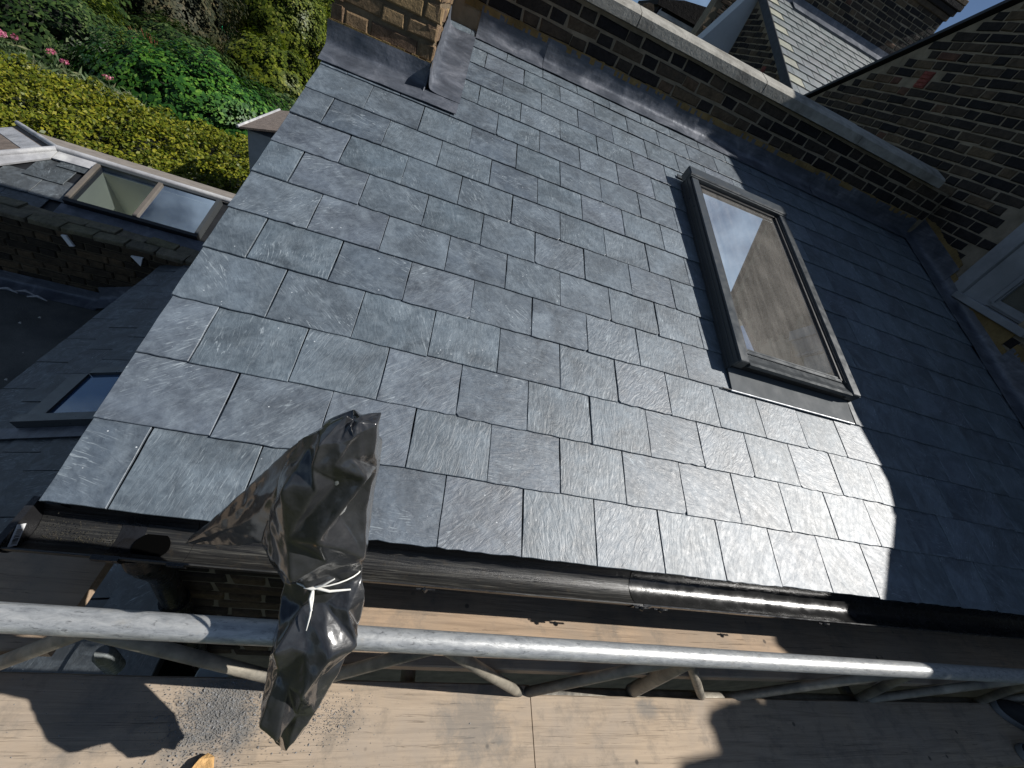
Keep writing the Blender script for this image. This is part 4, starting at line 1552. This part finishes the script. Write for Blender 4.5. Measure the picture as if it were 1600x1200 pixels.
while x < -0.1:                                       # rough brick top course
    for row in (0, 1):
        ky = random.randrange(4)
        if ky not in BT:
            BT[ky] = brick_mesh(0.212, 0.045, 0.105, 500 + ky, MOSS, 0.007)
            BT[ky].name = "coping_brick"
        link("coping_brick", BT[ky], None, lpw, Matrix.Translation((x + 0.1 * row, 2.992 + 0.114 * row + random.uniform(-0.006, 0.006), -1.402 + random.uniform(-0.010, 0.006)))
             @ Matrix.Rotation(random.uniform(-0.03, 0.03), 4, 'Z'))
    x += 0.222
profile_sheet("lead_flashing", -4.2, -2.05, [(2.86, -2.052), (2.97, -2.045), (2.985, -2.03), (2.99, -1.95)], None, lambda a, p, q: Vector((a, p, q)), lpw, LEAD, 20, 0.006, 33.0)
profile_sheet("lead_flashing", -2.06, -0.05, [(2.84, -0.075), (2.955, -0.06), (2.972, -0.04), (2.986, 0.06)], None,
              lambda a, p, q: Vector((a, p, -1.985 + 0.355 * (a + 2.06) + q + 0.04)), lpw, LEAD, 20, 0.006, 41.0)
mb = MB()
mb.prism([(-2.20, -1.42), (-2.165, -1.415), (-2.13, -1.50), (-2.165, -1.51)], 2.975, 2.992, lambda a, b, d: Vector((a, d, b)))
mb.prism([(-1.72, -1.45), (-1.63, -1.44), (-1.66, -1.53)], 2.975, 2.992, lambda a, b, d: Vector((a, d, b)))
mb.build("mortar_patch", WHITE, lpw)
mb = MB()
for i, (x, y, z) in enumerate([(-2.62, 2.80, -2.0), (-2.52, 2.83, -2.01), (-2.42, 2.80, -2.015)]):
    mb.tube([(x - 0.07, y, z), (x, y + 0.012, z + 0.02), (x + 0.07, y, z)], [0.006, 0.012, 0.004], 8)
tag(mb.build("twisted_scrap", plain("grey_scrap", (0.3, 0.3, 0.3), 0.5, 0.5, 30)), "twisted grey scrap lying against the low parapet at far left", "scrap")

# ------------------------------------------------------------------ neighbour's hipped roof with lantern lights
nr_ = thing("slate_roof", "neighbour's hipped slate roof with pale lead ridges in the sun", "roof", (-2.5, 3.7, -1.3))
TN = math.radians(18.5)
RY, RZ, RX = 3.98, -1.20, -2.78
NQ = Matrix.Translation((0, RY, RZ)) @ Matrix.Rotation(TN, 4, 'X')   # x along ridge, y up-slope (<=0)


def hip_x(s):                                         # hip line x at slope position s (s<=0)
    return RX + s * cT * 1.12


nmesh = {}
for c in range(5):
    s0 = -0.99 + c * 0.2
    for k in range(0, 16):
        x0 = -4.2 + k * 0.30 + (0.15 if c % 2 else 0)
        if x0 + 0.30 < hip_x(s0) or x0 < hip_x(s0 + 0.2) - 0.02 or x0 > 0.4:
            continue
        if x0 > -2.60 and x0 + 0.3 < -1.0:
            continue
        key = random.randrange(4)
        if key not in nmesh:
            nmesh[key] = slate_mesh("slate", 0.295, 0.26, 0.007, 700 + key, 0.002)
            nmesh[key].materials[0] = SLATE_OLD
        M = NQ @ Matrix.Translation((x0 + 0.15, s0, random.uniform(-0.001, 0.002))) @ Matrix.Rotation(-0.055, 4, 'X') @ Matrix.Rotation(random.uniform(-0.006, 0.006), 4, 'Z')
        link("slate", nmesh[key], None, nr_, M)
mb = MB()
for pl_ in ([(-2.43, -0.9), (-2.43, 0.0), (RX, 0.0), (hip_x(-0.9), -0.9)], [(0.5, -0.9), (0.5, 0.0), (-1.40, 0.0), (-1.40, -0.9)],
            [(-1.4, -0.065), (-1.4, 0.0), (-2.43, 0.0), (-2.43, -0.065)], [(-1.4, -0.9), (-1.4, -0.57), (-2.43, -0.57), (-2.43, -0.9)]):
    mb.prism(pl_, -0.06, -0.022, lambda a, b, d: NQ @ Vector((a, b, d)))
mb.build("roof_deck", BLACK_WOOD, nr_)
mb = MB()
bk = Matrix.Translation((0, RY, RZ)) @ Matrix.Rotation(-TN, 4, 'X')
mb.prism([(0.5, 0.9), (0.5, 0.005), (RX, 0.005), (hip_x(-0.9), 0.9)], -0.06, -0.015, lambda a, b, d: bk @ Vector((a, b, d)))
mb.build("back_slope", plain("weathered_grey_boarding", (0.20, 0.175, 0.15), 0.85, 0.3, 9, 0.3), nr_)
hz = -0.9 * sT
mb = MB()                                             # hip end, brown boarded
A = Vector((RX, RY, RZ - 0.004))
B = Vector((hip_x(-0.9), RY - 0.9 * cT, RZ + hz))
Cc = Vector((hip_x(-0.9), RY + 0.9 * cT, RZ + hz))
dn = Vector((0, 0, -0.03))
mb.add([A, B, Cc, A + dn, B + dn, Cc + dn], [(0, 1, 2), (5, 4, 3), (0, 3, 4, 1), (1, 4, 5, 2), (2, 5, 3, 0)])
mb.build("hip_end", plain("brown_weathered_tiles", (0.16, 0.125, 0.10), 0.85, 0.4, 12, 0.4), nr_)
mb = MB()
mb.tube([(0.5, RY, RZ + 0.02), (RX, RY, RZ + 0.02)], 0.026, 12)
mb.build("ridge_roll", LEAD_LIGHT, nr_, True)
mb = MB()
mb.tube([A + Vector((0, 0, 0.022)), B + Vector((0, 0, 0.022))], 0.024, 12)
mb.build("ridge_roll", LEAD_LIGHT, nr_, True)
mb = MB()
mb.tube([A + Vector((0, 0, 0.022)), Cc + Vector((0, 0, 0.022))], 0.024, 12)
mb.build("ridge_roll", LEAD_LIGHT, nr_, True)


def lead_strip(pts, name="lead_flashing"):
    mb = MB()
    mb.prism(pts, -0.004, 0.012, lambda a, b, d: NQ @ Vector((a, b, d)))
    return mb.build(name, LEAD_LIGHT, nr_)


lead_strip([(RX + 0.02, -0.012), (RX + 0.36, -0.012), (RX + 0.36, -0.115), (RX + 0.02, -0.125)])
lead_strip([(RX + 0.01, -0.014), (RX + 0.01, -0.13), (hip_x(-0.45) + 0.12, -0.52), (hip_x(-0.45) - 0.005, -0.45)])
mb = MB()
mb.prism([(0.07, 0.0), (0.20, 0.0), (0.20, 0.9), (0.07, 0.9)], 0, 0.006, lambda a, b, d: A.lerp(Cc, b) + Vector((-a * 0.9, -a * 0.55, -a * 0.30 + 0.006 + d)))
mb.build("lead_flashing", LEAD_LIGHT, nr_)

sk = thing("lantern_light", "two pane glazed rooflight in the neighbour's sunlit slate roof", "skylight", tuple(NQ @ Vector((-1.9, -0.3, 0))))
XL, XM, XR, SB, ST = -2.43, -1.91, -1.40, -0.565, -0.07


def nb(name, a0_, a1_, b0_, b1_, n0_, n1_, m_, parent):
    mb = MB()
    mb.box(a0_, a1_, b0_, b1_, n0_, n1_, NQ)
    return mb.build(name, m_, parent)


TANF = plain("tan_glazing_bar", (0.12, 0.105, 0.09), 0.5, 0.15, 10)
nb("frame", XL, XL + 0.03, SB, ST, -0.02, 0.055, TANF, sk)
nb("frame", XR - 0.03, XR, SB, ST, -0.02, 0.055, FRAME, sk)
nb("frame", XL, XR, ST, ST + 0.03, -0.02, 0.05, FRAME, sk)
nb("frame", XL, XR, SB - 0.035, SB, -0.02, 0.05, FRAME_DK, sk)
nb("glazing_bar", XM - 0.016, XM + 0.016, SB + 0.001, ST - 0.001, 0.0, 0.058, TANF, sk)
for (xa_, xb_) in ((XL + 0.031, XM - 0.017), (XM + 0.017, XR - 0.031)):
    mb = MB()
    mb.add([NQ @ Vector(p) for p in ((xa_, SB + 0.001, 0.038), (xb_, SB + 0.001, 0.038), (xb_, ST - 0.001, 0.038), (xa_, ST - 0.001, 0.038))], [(0, 1, 2, 3)])
    mb.build("glass_pane", CLEAR, sk)
nb("lead_apron", XL - 0.02, XR + 0.1, -0.86, SB - 0.04, -0.002, 0.006, LEAD, sk)
mb = MB()                                             # white lined shaft under the glass
def shaft(p): return NQ @ Vector(p)
x0, x1, y0, y1 = XL + 0.03, XR - 0.03, SB, ST
xa, xb = x0 + 0.1, x1 + 0.05
zb = -0.75
for q in ([(x0, y0, -0.021), (x0, y1, -0.021), (x0, y1, zb), (x0, y0, zb)], [(x1, y0, -0.021), (x1, y1, -0.021), (x1, y1, zb), (x1, y0, zb)],
          [(x0, y1, -0.021), (x1, y1, -0.021), (x1, y1, zb), (x0, y1, zb)], [(x0, y0, -0.021), (x1, y0, -0.021), (x1, y0, zb), (x0, y0, zb)]):
    vs_ = [shaft(p) for p in q]
    mb.add(vs_, [(0, 1, 2, 3)])
o = mb.build("shaft_lining", CREAM, sk)
so = o.modifiers.new("thick", 'SOLIDIFY')
so.thickness = 0.02
nb("shaft_floor", x0, x1, y0, y1, zb - 0.03, zb, plain("blue_grey_floor", (0.10, 0.16, 0.22), 0.5, 0.2), sk)

# little pale-edged roof beyond the hedge
sd_ = thing("garden_shed", "small boarded roof with pale edge peeping past the left verge", "shed", (-2.5, 7.9, -2.2))
mb = MB()
mb.prism([(7.55, -2.75), (7.55, -1.64), (9.1, -1.60), (9.1, -2.75)], -2.58, -1.2, lambda a, b, d: Vector((d, a, b)))
mb.build("shed_wall", plain("grey_boards", (0.42, 0.44, 0.46), 0.85, 0.15), sd_)
mb = MB()
mb.add([Vector(p) for p in [(-2.66, 7.45, -1.60), (-2.6, 9.1, -1.60), (-1.0, 9.1, -1.2), (-1.0, 7.45, -1.2), (-2.66, 7.45, -1.63), (-2.6, 9.1, -1.63), (-1.0, 9.1, -1.23), (-1.0, 7.45, -1.23)]],
       [(0, 1, 2, 3), (7, 6, 5, 4), (0, 4, 5, 1), (1, 5, 6, 2), (2, 6, 7, 3), (3, 7, 4, 0)])
mb.build("roof", plain("brown_roof_boards", (0.15, 0.12, 0.10), 0.85, 0.35, 14, 0.4), sd_)
mb = MB()
mb.tube([(-2.68, 7.43, -1.60), (-2.62, 9.12, -1.60)], 0.022, 8)
mb.build("roof_edge", LEAD_LIGHT, sd_, True)

# ------------------------------------------------------------------ upper right: neighbours' roofs and chimneys
n2 = thing("slate_roof", "sunlit grey green slate slope between the brick gables at upper right", "roof", (6.0, 6.5, 2.2))
TF = math.atan(0.475)
FQ = Matrix.Translation((GX, 5.80, 1.72)) @ Matrix.Rotation(TF, 4, 'X')
fm = {}
for c in range(15):
    s0 = -0.05 + c * 0.21
    for k in range(13):
        x0 = -0.03 + k * 0.30 - (0.15 if c % 2 else 0)
        wd = 0.286
        if x0 < -0.04:
            x0, wd = -0.03, 0.145
        tan_ = (k == 0 and c % 2 == 0)
        key = (wd, tan_, random.randrange(3))
        if key not in fm:
            fm[key] = slate_mesh("slate", wd, 0.28, 0.008, 900 + len(fm), 0.0015)
            fm[key].materials[0] = SLATE_TAN if tan_ else SLATE_FAR
        link("slate", fm[key], None, n2, FQ @ Matrix.Translation((x0 + wd / 2, s0, random.uniform(0, 0.002))) @ Matrix.Rotation(-0.065, 4, 'X'))
mb = MB()
mb.box(0.0, 5.0, -0.05, 3.2, -0.12, -0.03, FQ)
mb.build("roof_deck", BLACK_WOOD, n2)
mb = MB()
mb.box(-0.05, -0.031, -0.03, 3.2, -0.10, 0.012, FQ)
mb.build("verge_trim", BLACK_WOOD, n2)
mb = MB()
mb.box(0.6, 5.0, 2.68, 3.15, 0.004, 0.02, FQ)
mb.build("lead_flashing", LEAD, n2)

ng = thing("gable_wall", "narrow dark brick gable wall beyond the coping, beside the slate slope", "wall", (GX, 7, 1.5))
mb = MB()
mb.prism([(5.78, -6.3), (5.78, 1.67), (8.32, 2.87), (8.32, -6.3)], GX + 0.008, GX + 0.21, lambda a, b, d: Vector((d, a, b)))
mb.build("wall_body", MORTAR, ng)
lay_bricks(ng, wall_M((GX, 8.30, 0), (0, -1, 0), (1, 0, 0)), 2.5, 1.55, 18, lambda a, b, z, zt: 1.67 + 0.4724 * (8.30 - b - 5.78) > zt + 0.03)
mb = MB()
mb.box(GX - 0.004, GX + 0.03, 6.9, 7.0, 1.86, 1.97)
mb.build("airbrick", BRICK_RED, ng)

fn_ = thing("rendered_wall", "pale grey rendered wall wedge between coping and dark brick gable", "wall", (4.5, 8.4, 2))
mb = MB()
mb.prism([(4.05, 1.80), (4.79, 1.80), (4.86, 2.90), (4.68, 2.90), (4.60, 2.69), (4.20, 1.97)], 8.33, 8.62, lambda a, b, d: Vector((a, d, b)))
mb.build("render_face", RENDER, fn_)

bc = thing("chimney_stack", "broad blackened brick chimney stack at upper right against the sky", "chimney", (6.7, 8.6, 3))
CYF = 8.40
mb = MB()
mb.box(5.0, 8.10, CYF + 0.008, CYF + 0.9, 1.5, 3.70)
mb.build("chimney_body", MORTAR, bc)
lay_bricks(bc, wall_M((5.0, CYF, 0), (1, 0, 0), (0, 1, 0)), 3.10, 2.90, 11, lambda a, b, c, d: True)
for i, z in enumerate((3.70, 3.775, 3.85, 3.925, 4.0)):
    mb = MB()
    e = (0.03, 0.06, 0.09, 0.09, 0.05)[i]
    mb.box(5.0 - e, 8.10 + e, CYF - e, CYF + 0.9 + e, z + 0.002, z + 0.073, None, 0.008)
    mb.build("corbel_course", BRICK, bc)
mb = MB()
mb.box(4.95, 8.13, CYF - 0.012, CYF - 0.008, 2.82, 3.05)
mb.build("lead_flashing", LEAD, bc)
mb = MB()
mb.tube([(5.6, CYF + 0.45, 4.0), (5.6, CYF + 0.45, 4.45)], [0.13, 0.11], 16)
mb.build("chimney_pot", BRICK_RED, bc, True)

dm = thing("far_dormer", "distant brick dormer with tan tile panel above the coping", "dormer", (4.8, 11, 2.3))
mb = MB()
mb.box(4.12, 5.75, 11.01, 12.5, 1.9, 2.47)
mb.prism([(4.05, 2.475), (4.05, 2.56), (4.55, 2.72), (5.9, 2.92), (5.9, 2.475)], 10.93, 12.5, lambda a, b, d: Vector((a, d, b)))
mb.build("dormer_wall", BRICK, dm)
tm_ = {}
for c in range(4):
    for k in range(7):
        x0 = 4.20 + k * 0.17 - (0.085 if c % 2 else 0)
        key = random.randrange(3)
        if key not in tm_:
            tm_[key] = brick_mesh(0.162, 0.052, 0.02, 60 + key, brick_mat("tan_tile_%d" % key, [(0, (0.40, 0.27, 0.15)), (0.5, (0.45, 0.35, 0.22)), (1, (0.38, 0.34, 0.26))]), 0.002)
            tm_[key].name = "tile"
        link("tile", tm_[key], None, dm, Matrix.Translation((x0, 10.985, 2.10 + c * 0.06)))
mb = MB()
mb.box(4.15, 5.4, 10.96, 11.0, 2.345, 2.42)
mb.build("lead_flashing", LEAD_LIGHT, dm)
mb = MB()
mb.prism([(4.03, 2.06), (4.10, 2.06), (4.18, 2.46)], 10.95, 12.0, lambda a, b, d: Vector((a, d, b)))
mb.build("cheek", RENDER, dm)
fc = thing("chimney_stack", "tiny far chimney stub beside the cloud at the top edge", "chimney", (3.9, 11.2, 2.2))
mb = MB()
mb.prism([(3.80, 1.9), (3.78, 2.26), (3.72, 2.30), (3.74, 2.38), (3.80, 2.385), (3.84, 2.42), (3.94, 2.43), (4.00, 2.36), (4.0, 1.9)], 10.8, 11.2, lambda a, b, d: Vector((a, d, b)))
mb.build("chimney_body", BRICK, fc)
bw = thing("party_wall", "high dark brick wall behind the rendered wedge near the top edge", "wall", (5, 10, 2.5))
mb = MB()
mb.prism([(4.58, 2.1), (4.72, 3.0), (5.6, 3.4), (5.6, 2.1)], 9.6, 9.9, lambda a, b, d: Vector((a, d, b)))
mb.build("wall_body", MORTAR, bw)
lay_bricks(bw, wall_M((4.58, 9.592, 0), (1, 0, 0), (0, 1, 0)), 1.0, 2.15, 13, lambda a, b, c, d: 4.58 + a > 4.60 + (d - 2.1) * 0.156)

# ------------------------------------------------------------------ garden
def leaves(name, mat, pts, nrm, size, parent, jitter=0.9, seed=0, asp=0.55):
    r = np.random.default_rng(seed)
    n = len(pts)
    pts = np.asarray(pts, float)
    nr = np.asarray(nrm, float) + r.normal(0, jitter, (n, 3))
    nr /= np.linalg.norm(nr, axis=1, keepdims=True)
    t = r.normal(0, 1, (n, 3))
    t -= nr * (t * nr).sum(1, keepdims=True)
    t /= np.linalg.norm(t, axis=1, keepdims=True)
    b = np.cross(nr, t)
    s = size * r.uniform(0.6, 1.35, (n, 1))
    v = np.empty((n, 4, 3))
    v[:, 0] = pts - t * s * 0.5
    v[:, 1] = pts + b * s * asp * 0.5 + nr * s * 0.10
    v[:, 2] = pts + t * s * 0.5
    v[:, 3] = pts - b * s * asp * 0.5 + nr * s * 0.10
    me = bpy.data.meshes.new(name)
    me.vertices.add(n * 4)
    me.vertices.foreach_set('co', v.reshape(-1))
    me.loops.add(n * 4)
    me.loops.foreach_set('vertex_index', np.arange(n * 4, dtype=np.int32))
    me.polygons.add(n)
    me.polygons.foreach_set('loop_start', np.arange(0, n * 4, 4, dtype=np.int32))
    try:
        me.polygons.foreach_set('loop_total', np.full(n, 4, dtype=np.int32))
    except Exception:
        pass
    me.update(calc_edges=True)
    me.validate()
    return link(name, me, mat, parent)


def blob_points(center, rad, n, seed, lumps=0.35, depth=0.25):
    """points in the outer shell of a lumpy ellipsoid"""
    r = np.random.default_rng(seed)
    d = r.normal(0, 1, (n, 3))
    d /= np.linalg.norm(d, axis=1, keepdims=True)
    k = np.array([1 + lumps * noise.noise(Vector(q) * 2.3 + Vector((seed, 0, 0))) + 0.5 * lumps * noise.noise(Vector(q) * 6.0 + Vector((0, seed, 0))) for q in d])
    k = k * (1 - depth * r.random(n) ** 2)
    return np.array(center) + d * np.array(rad) * k[:, None], d


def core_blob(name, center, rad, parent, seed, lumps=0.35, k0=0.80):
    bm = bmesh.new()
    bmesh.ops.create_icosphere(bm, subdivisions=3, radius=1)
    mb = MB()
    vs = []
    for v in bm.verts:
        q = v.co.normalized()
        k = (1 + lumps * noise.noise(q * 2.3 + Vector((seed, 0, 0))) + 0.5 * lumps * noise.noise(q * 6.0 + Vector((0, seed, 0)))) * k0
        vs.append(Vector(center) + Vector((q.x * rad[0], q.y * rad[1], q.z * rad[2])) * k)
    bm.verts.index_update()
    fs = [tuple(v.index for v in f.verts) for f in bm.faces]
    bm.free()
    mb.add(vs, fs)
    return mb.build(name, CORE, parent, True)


def shrub(name, label, cat, center, rad, n, size, mat, seed, lumps=0.35, trunk=True, jitter=1.1, group=None):
    t = thing(name, label, cat, (center[0], center[1], -6.2), group)
    p, d = blob_points(center, rad, n, seed, lumps)
    leaves("crown", mat, p, d * 0.8 + np.array([0, 0, 0.5]), size, t, jitter, seed)
    core_blob("inner_crown", center, rad, t, seed, lumps)
    mb = MB()
    mb.tube([(center[0], center[1], -6.3), (center[0] + 0.05, center[1], (center[2] - 6.2) / 2), (center[0], center[1], center[2])], [0.09 * rad[2], 0.07 * rad[2], 0.03 * rad[2]], 8)
    mb.build("trunk", BARK, t, True)
    return t


# broad yellow-green hedge just past the neighbour's ridge
hg = thing("hedge", "broad yellow green clipped hedge beyond the neighbour's hipped roof", "hedge", (-6, 8.5, -6.2))


def hedge_z(x, y):
    t = (y - 5.6) / (11.6 - 5.6)
    base = -4.3 + 1.15 * math.sin(min(max(t, 0), 1) * math.pi * 0.62)
    return base + 0.22 * noise.noise(Vector((x * 0.8, y * 0.8, 0))) + 0.22 * noise.noise(Vector((x * 2.1, y * 2.1, 4)))


nH = 85000
px_ = rng.uniform(-11.5, -1.2, nH)
py_ = rng.uniform(5.4, 11.7, nH)
pz_ = np.array([hedge_z(a, b) for a, b in zip(px_, py_)])
cl = np.array([noise.noise(Vector((a * 3.2, b * 3.2, 8))) for a, b in zip(px_, py_)])
pz_ = pz_ + 0.20 * cl - 0.34 * rng.random(nH) ** 1.6
gp = np.array([noise.noise(Vector((a * 2.2 + 9, b * 2.2, 3))) + 0.6 * noise.noise(Vector((a * 5.5, b * 5.5, 7))) for a, b in zip(px_, py_)])
kp = (gp > -0.30) | (rng.random(nH) < 0.25)
px_, py_, pz_ = px_[kp], py_[kp], pz_[kp]
nH = len(px_)
nz = np.tile(np.array([0.1, -0.25, 1.0]), (nH, 1))
leaves("foliage", LEAF_YEL, np.stack([px_, py_, pz_], 1), nz, 0.082, hg, 0.75, 3, 0.6)
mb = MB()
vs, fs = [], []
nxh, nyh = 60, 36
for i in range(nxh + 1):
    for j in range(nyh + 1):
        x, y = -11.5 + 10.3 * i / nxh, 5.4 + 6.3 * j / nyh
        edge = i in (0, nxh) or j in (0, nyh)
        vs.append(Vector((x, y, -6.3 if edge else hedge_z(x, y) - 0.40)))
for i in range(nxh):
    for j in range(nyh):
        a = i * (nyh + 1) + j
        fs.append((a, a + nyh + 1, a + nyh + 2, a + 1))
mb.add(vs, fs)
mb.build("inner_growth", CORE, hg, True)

# pink flowered plants along the hedge's far edge
flo = [(-9.3, 11.9, -2.95, 4, "pale pink flowering clump at the left edge behind the hedge"), (-8.0, 11.9, -3.05, 2, "magenta flowering clump in the middle behind the hedge"),
       (-7.2, 11.75, -3.1, 1, "single pink bloom on stems at the right behind the hedge")]
for i, (x, y, z, nb_, lb_) in enumerate(flo):
    fp = thing("flowering_plant", lb_, "plant", (x, y, -6.2), "pink flowers along the hedge")
    n = 900
    p = np.stack([rng.normal(x, 0.45, n), rng.normal(y, 0.18, n), z - 0.15 - rng.random(n) * 0.9], 1)
    leaves("foliage", LEAF_BLADE, p, np.tile(np.array([0.3, -0.6, 0.3]), (n, 1)), 0.24, fp, 0.6, 50 + i, 0.16)
    for k in range(nb_):
        bx, by, bz = x + random.uniform(-0.45, 0.45) * (nb_ > 1), y + random.uniform(-0.1, 0.1), z + random.uniform(0.0, 0.15)
        d = rng.normal(0, 1, (60, 3)) * rng.uniform(0.5, 1.3, (60, 1))
        d /= np.linalg.norm(d, axis=1, keepdims=True) * rng.uniform(0.7, 1.7, (60, 1))
        leaves("flower_head", PINK, np.array([bx, by, bz]) + d * np.array([0.075, 0.075, 0.05]), d, 0.035, fp, 0.4, 70 + k + i * 9, 0.8)
        mb = MB()
        mb.tube([(bx - 0.05, by, z - 0.8), (bx, by, bz)], 0.008, 5)
        mb.build("stem", LEAF_BLADE, fp)

shrub("laurel_shrub", "big glossy laurel bush with bright green leaves above the hedge", "shrub", (-7.1, 14.6, -4.3), (2.9, 1.7, 1.75), 32000, 0.135, LEAF_IVY, 11, 0.3)
shrub("laurel_shrub", "lower glossy laurel bush reaching the left verge beside the shed roof", "shrub", (-4.9, 14.3, -4.7), (1.6, 1.5, 1.35), 18000, 0.13, LEAF_IVY, 12, 0.3)
shrub("laurel_shrub", "shaded dark laurel mass at the left edge behind pink flowers", "shrub", (-11.2, 15.6, -4.1), (2.6, 2.0, 1.9), 20000, 0.14, LEAF_DARK, 13, 0.35)
shrub("dark_tree", "dark green tree at the top left corner of the garden", "tree", (-15.2, 20.5, -3.7), (3.2, 3.0, 2.6), 20000, 0.2, LEAF_DARK, 14, 0.4)
shrub("green_shrub", "mid green bush in front of the dark corner tree", "shrub", (-12.6, 18.5, -4.2), (2.0, 1.8, 1.7), 14000, 0.16, LEAF_OLIVE, 15, 0.4)
shrub("russet_tree", "brownish green tree in the middle of the top garden row", "tree", (-12.9, 24.5, -3.9), (3.0, 3.2, 2.5), 30000, 0.16, LEAF_BROWN, 16, 0.4)
shrub("green_shrub", "dark rounded bush between laurel and russet tree", "shrub", (-10.2, 20.2, -4.8), (2.3, 1.9, 1.6), 15000, 0.16, LEAF_DARK, 17, 0.35)
shrub("green_shrub", "yellowish lit bush right of the brown fence", "shrub", (-7.6, 22.8, -4.5), (1.9, 1.9, 1.7), 17000, 0.17, LEAF_OLIVE, 18, 0.35)
shrub("conifer_shrub", "tall dense dark green bush behind the fence", "shrub", (-10.6, 33.0, -3.7), (2.6, 2.6, 3.0), 22000, 0.19, LEAF_OLIVE, 19, 0.3)
shrub("conifer_shrub", "bright rounded bush at the chimney's left side", "shrub", (-9.6, 40.0, -3.5), (3.3, 3.0, 3.2), 22000, 0.22, LEAF_OLIVE, 20, 0.3)
shrub("russet_tree", "tall olive tree at the top edge beside the chimney", "tree", (-16.0, 62.0, -2.5), (6.0, 5.0, 4.5), 9000, 0.5, LEAF_BROWN, 21, 0.35)
shrub("russet_tree", "shadowed brown tree at the top edge left of the white building", "tree", (-18.5, 39.0, -3.3), (4.0, 4.0, 3.4), 20000, 0.24, LEAF_BROWN, 22, 0.4)
shrub("dark_tree", "dark tree along the top edge left of centre of the garden", "tree", (-17.6, 29.5, -3.6), (3.4, 3.4, 3.0), 11000, 0.28, LEAF_DARK, 23, 0.4)
shrub("green_shrub", "low dark bush under the verge between laurel and lit bush", "shrub", (-6.2, 18.6, -5.0), (1.9, 1.7, 1.4), 7000, 0.19, LEAF_DARK, 24, 0.3)

tw = thing("woodland", "far wooded belt filling the end of the garden", "trees", (-20, 80, -6.2), None, "stuff")
P_, D_ = [], []
for i in range(16):
    c_ = (-60 + i * 6.5 + random.uniform(-2, 2), 85 + random.uniform(-8, 8), -2.0 + random.uniform(-1, 1.5))
    p, d = blob_points(c_, (5, 5, 5.5), 1500, 200 + i, 0.35)
    P_.append(p)
    D_.append(d)
leaves("foliage", LEAF_DARK, np.concatenate(P_), np.concatenate(D_), 0.8, tw, 0.7, 99)

fe = thing("garden_fence", "dark brown board fence among bushes behind the laurel", "fence", (-10.5, 26.6, -6.2))
fa, fb = Vector((-12.6, 28.6, 0)), Vector((-8.6, 25.2, 0))
fd = (fb - fa).normalized()
FENCE = plain("dark_fence_board", (0.045, 0.032, 0.025), 0.9, 0.3, 5)
nP = 34
for i in range(nP):
    a = fa + fd * (i * (fb - fa).length / nP)
    b = fa + fd * ((i + 0.94) * (fb - fa).length / nP)
    pr = Vector((fd.y, -fd.x, 0)) * (0.02 + 0.012 * (i % 2))
    mb = MB()
    zt = -3.75 + random.uniform(-0.02, 0.02)
    mb.add([a + Vector((0, 0, -6.3)), b + Vector((0, 0, -6.3)), b + pr + Vector((0, 0, -6.3)), a + pr + Vector((0, 0, -6.3)),
            a + Vector((0, 0, zt)), b + Vector((0, 0, zt)), b + pr + Vector((0, 0, zt)), a + pr + Vector((0, 0, zt))],
           [(0, 1, 5, 4), (1, 2, 6, 5), (2, 3, 7, 6), (3, 0, 4, 7), (4, 5, 6, 7), (3, 2, 1, 0)])
    mb.build("fence_board", FENCE, fe)

gc = thing("plastic_tub", "bright green plastic tub hanging by the dark garden fence", "tub", (-11.2, 26.6, -4.2))
mb = MB()
mb.tube([(-11.45, 26.9, -4.05), (-10.95, 26.3, -4.45)], [0.26, 0.30], 14)
mb.build("tub_body", plain("green_plastic", (0.01, 0.30, 0.12), 0.4, 0.1), gc, True, 40)
mb = MB()
mb.tube([(-11.5, 26.96, -4.02), (-11.44, 26.88, -4.06)], [0.31, 0.31], 14)
mb.build("rim", plain("light_green_plastic", (0.02, 0.42, 0.19), 0.4, 0.1), gc, True, 40)
mb = MB()
mb.tube([(-9.75, 24.8, -4.55), (-9.72, 24.8, -4.35), (-9.75, 24.8, -4.05), (-9.78, 24.8, -3.98)], [0.13, 0.17, 0.13, 0.05], 10)
tag(mb.build("yellow_jug", plain("yellow_plastic", (0.75, 0.55, 0.08), 0.5, 0.1), None, True, 50), "small yellow plastic jug standing before the dark fence", "jug")
rs = thing("red_stem_plant", "spray of thin red stems between laurel and dark bush", "plant", (-10.0, 18.0, -6.2))
for i in range(14):
    mb = MB()
    a = random.uniform(-0.5, 0.6)
    mb.tube([(-9.3, 17.5, -4.4), (-9.5 - a * 0.4, 17.6, -3.8), (-9.8 - a, 17.8, -3.1 - abs(a) * 0.3)], [0.012, 0.010, 0.004], 5)
    mb.build("stem", plain("red_stem_%d" % i, (0.22, 0.05, 0.025), 0.6, 0.2), rs, True)
wb = thing("garden_building", "white rendered building glimpsed at the top edge of garden", "building", (-17.0, 50.5, -6.2))
mb = MB()
mb.box(-18.3, -16.2, 50, 54, -6.3, -3.2)
mb.build("wall", WHITE, wb)
mb = MB()
mb.prism([(-18.6, -3.2), (-15.9, -3.2), (-17.25, -2.3)], 49.8, 54.2, lambda a, b, d: Vector((a, d, b)))
mb.build("roof", plain("grey_roof", (0.2, 0.2, 0.2), 0.8, 0.2), wb)
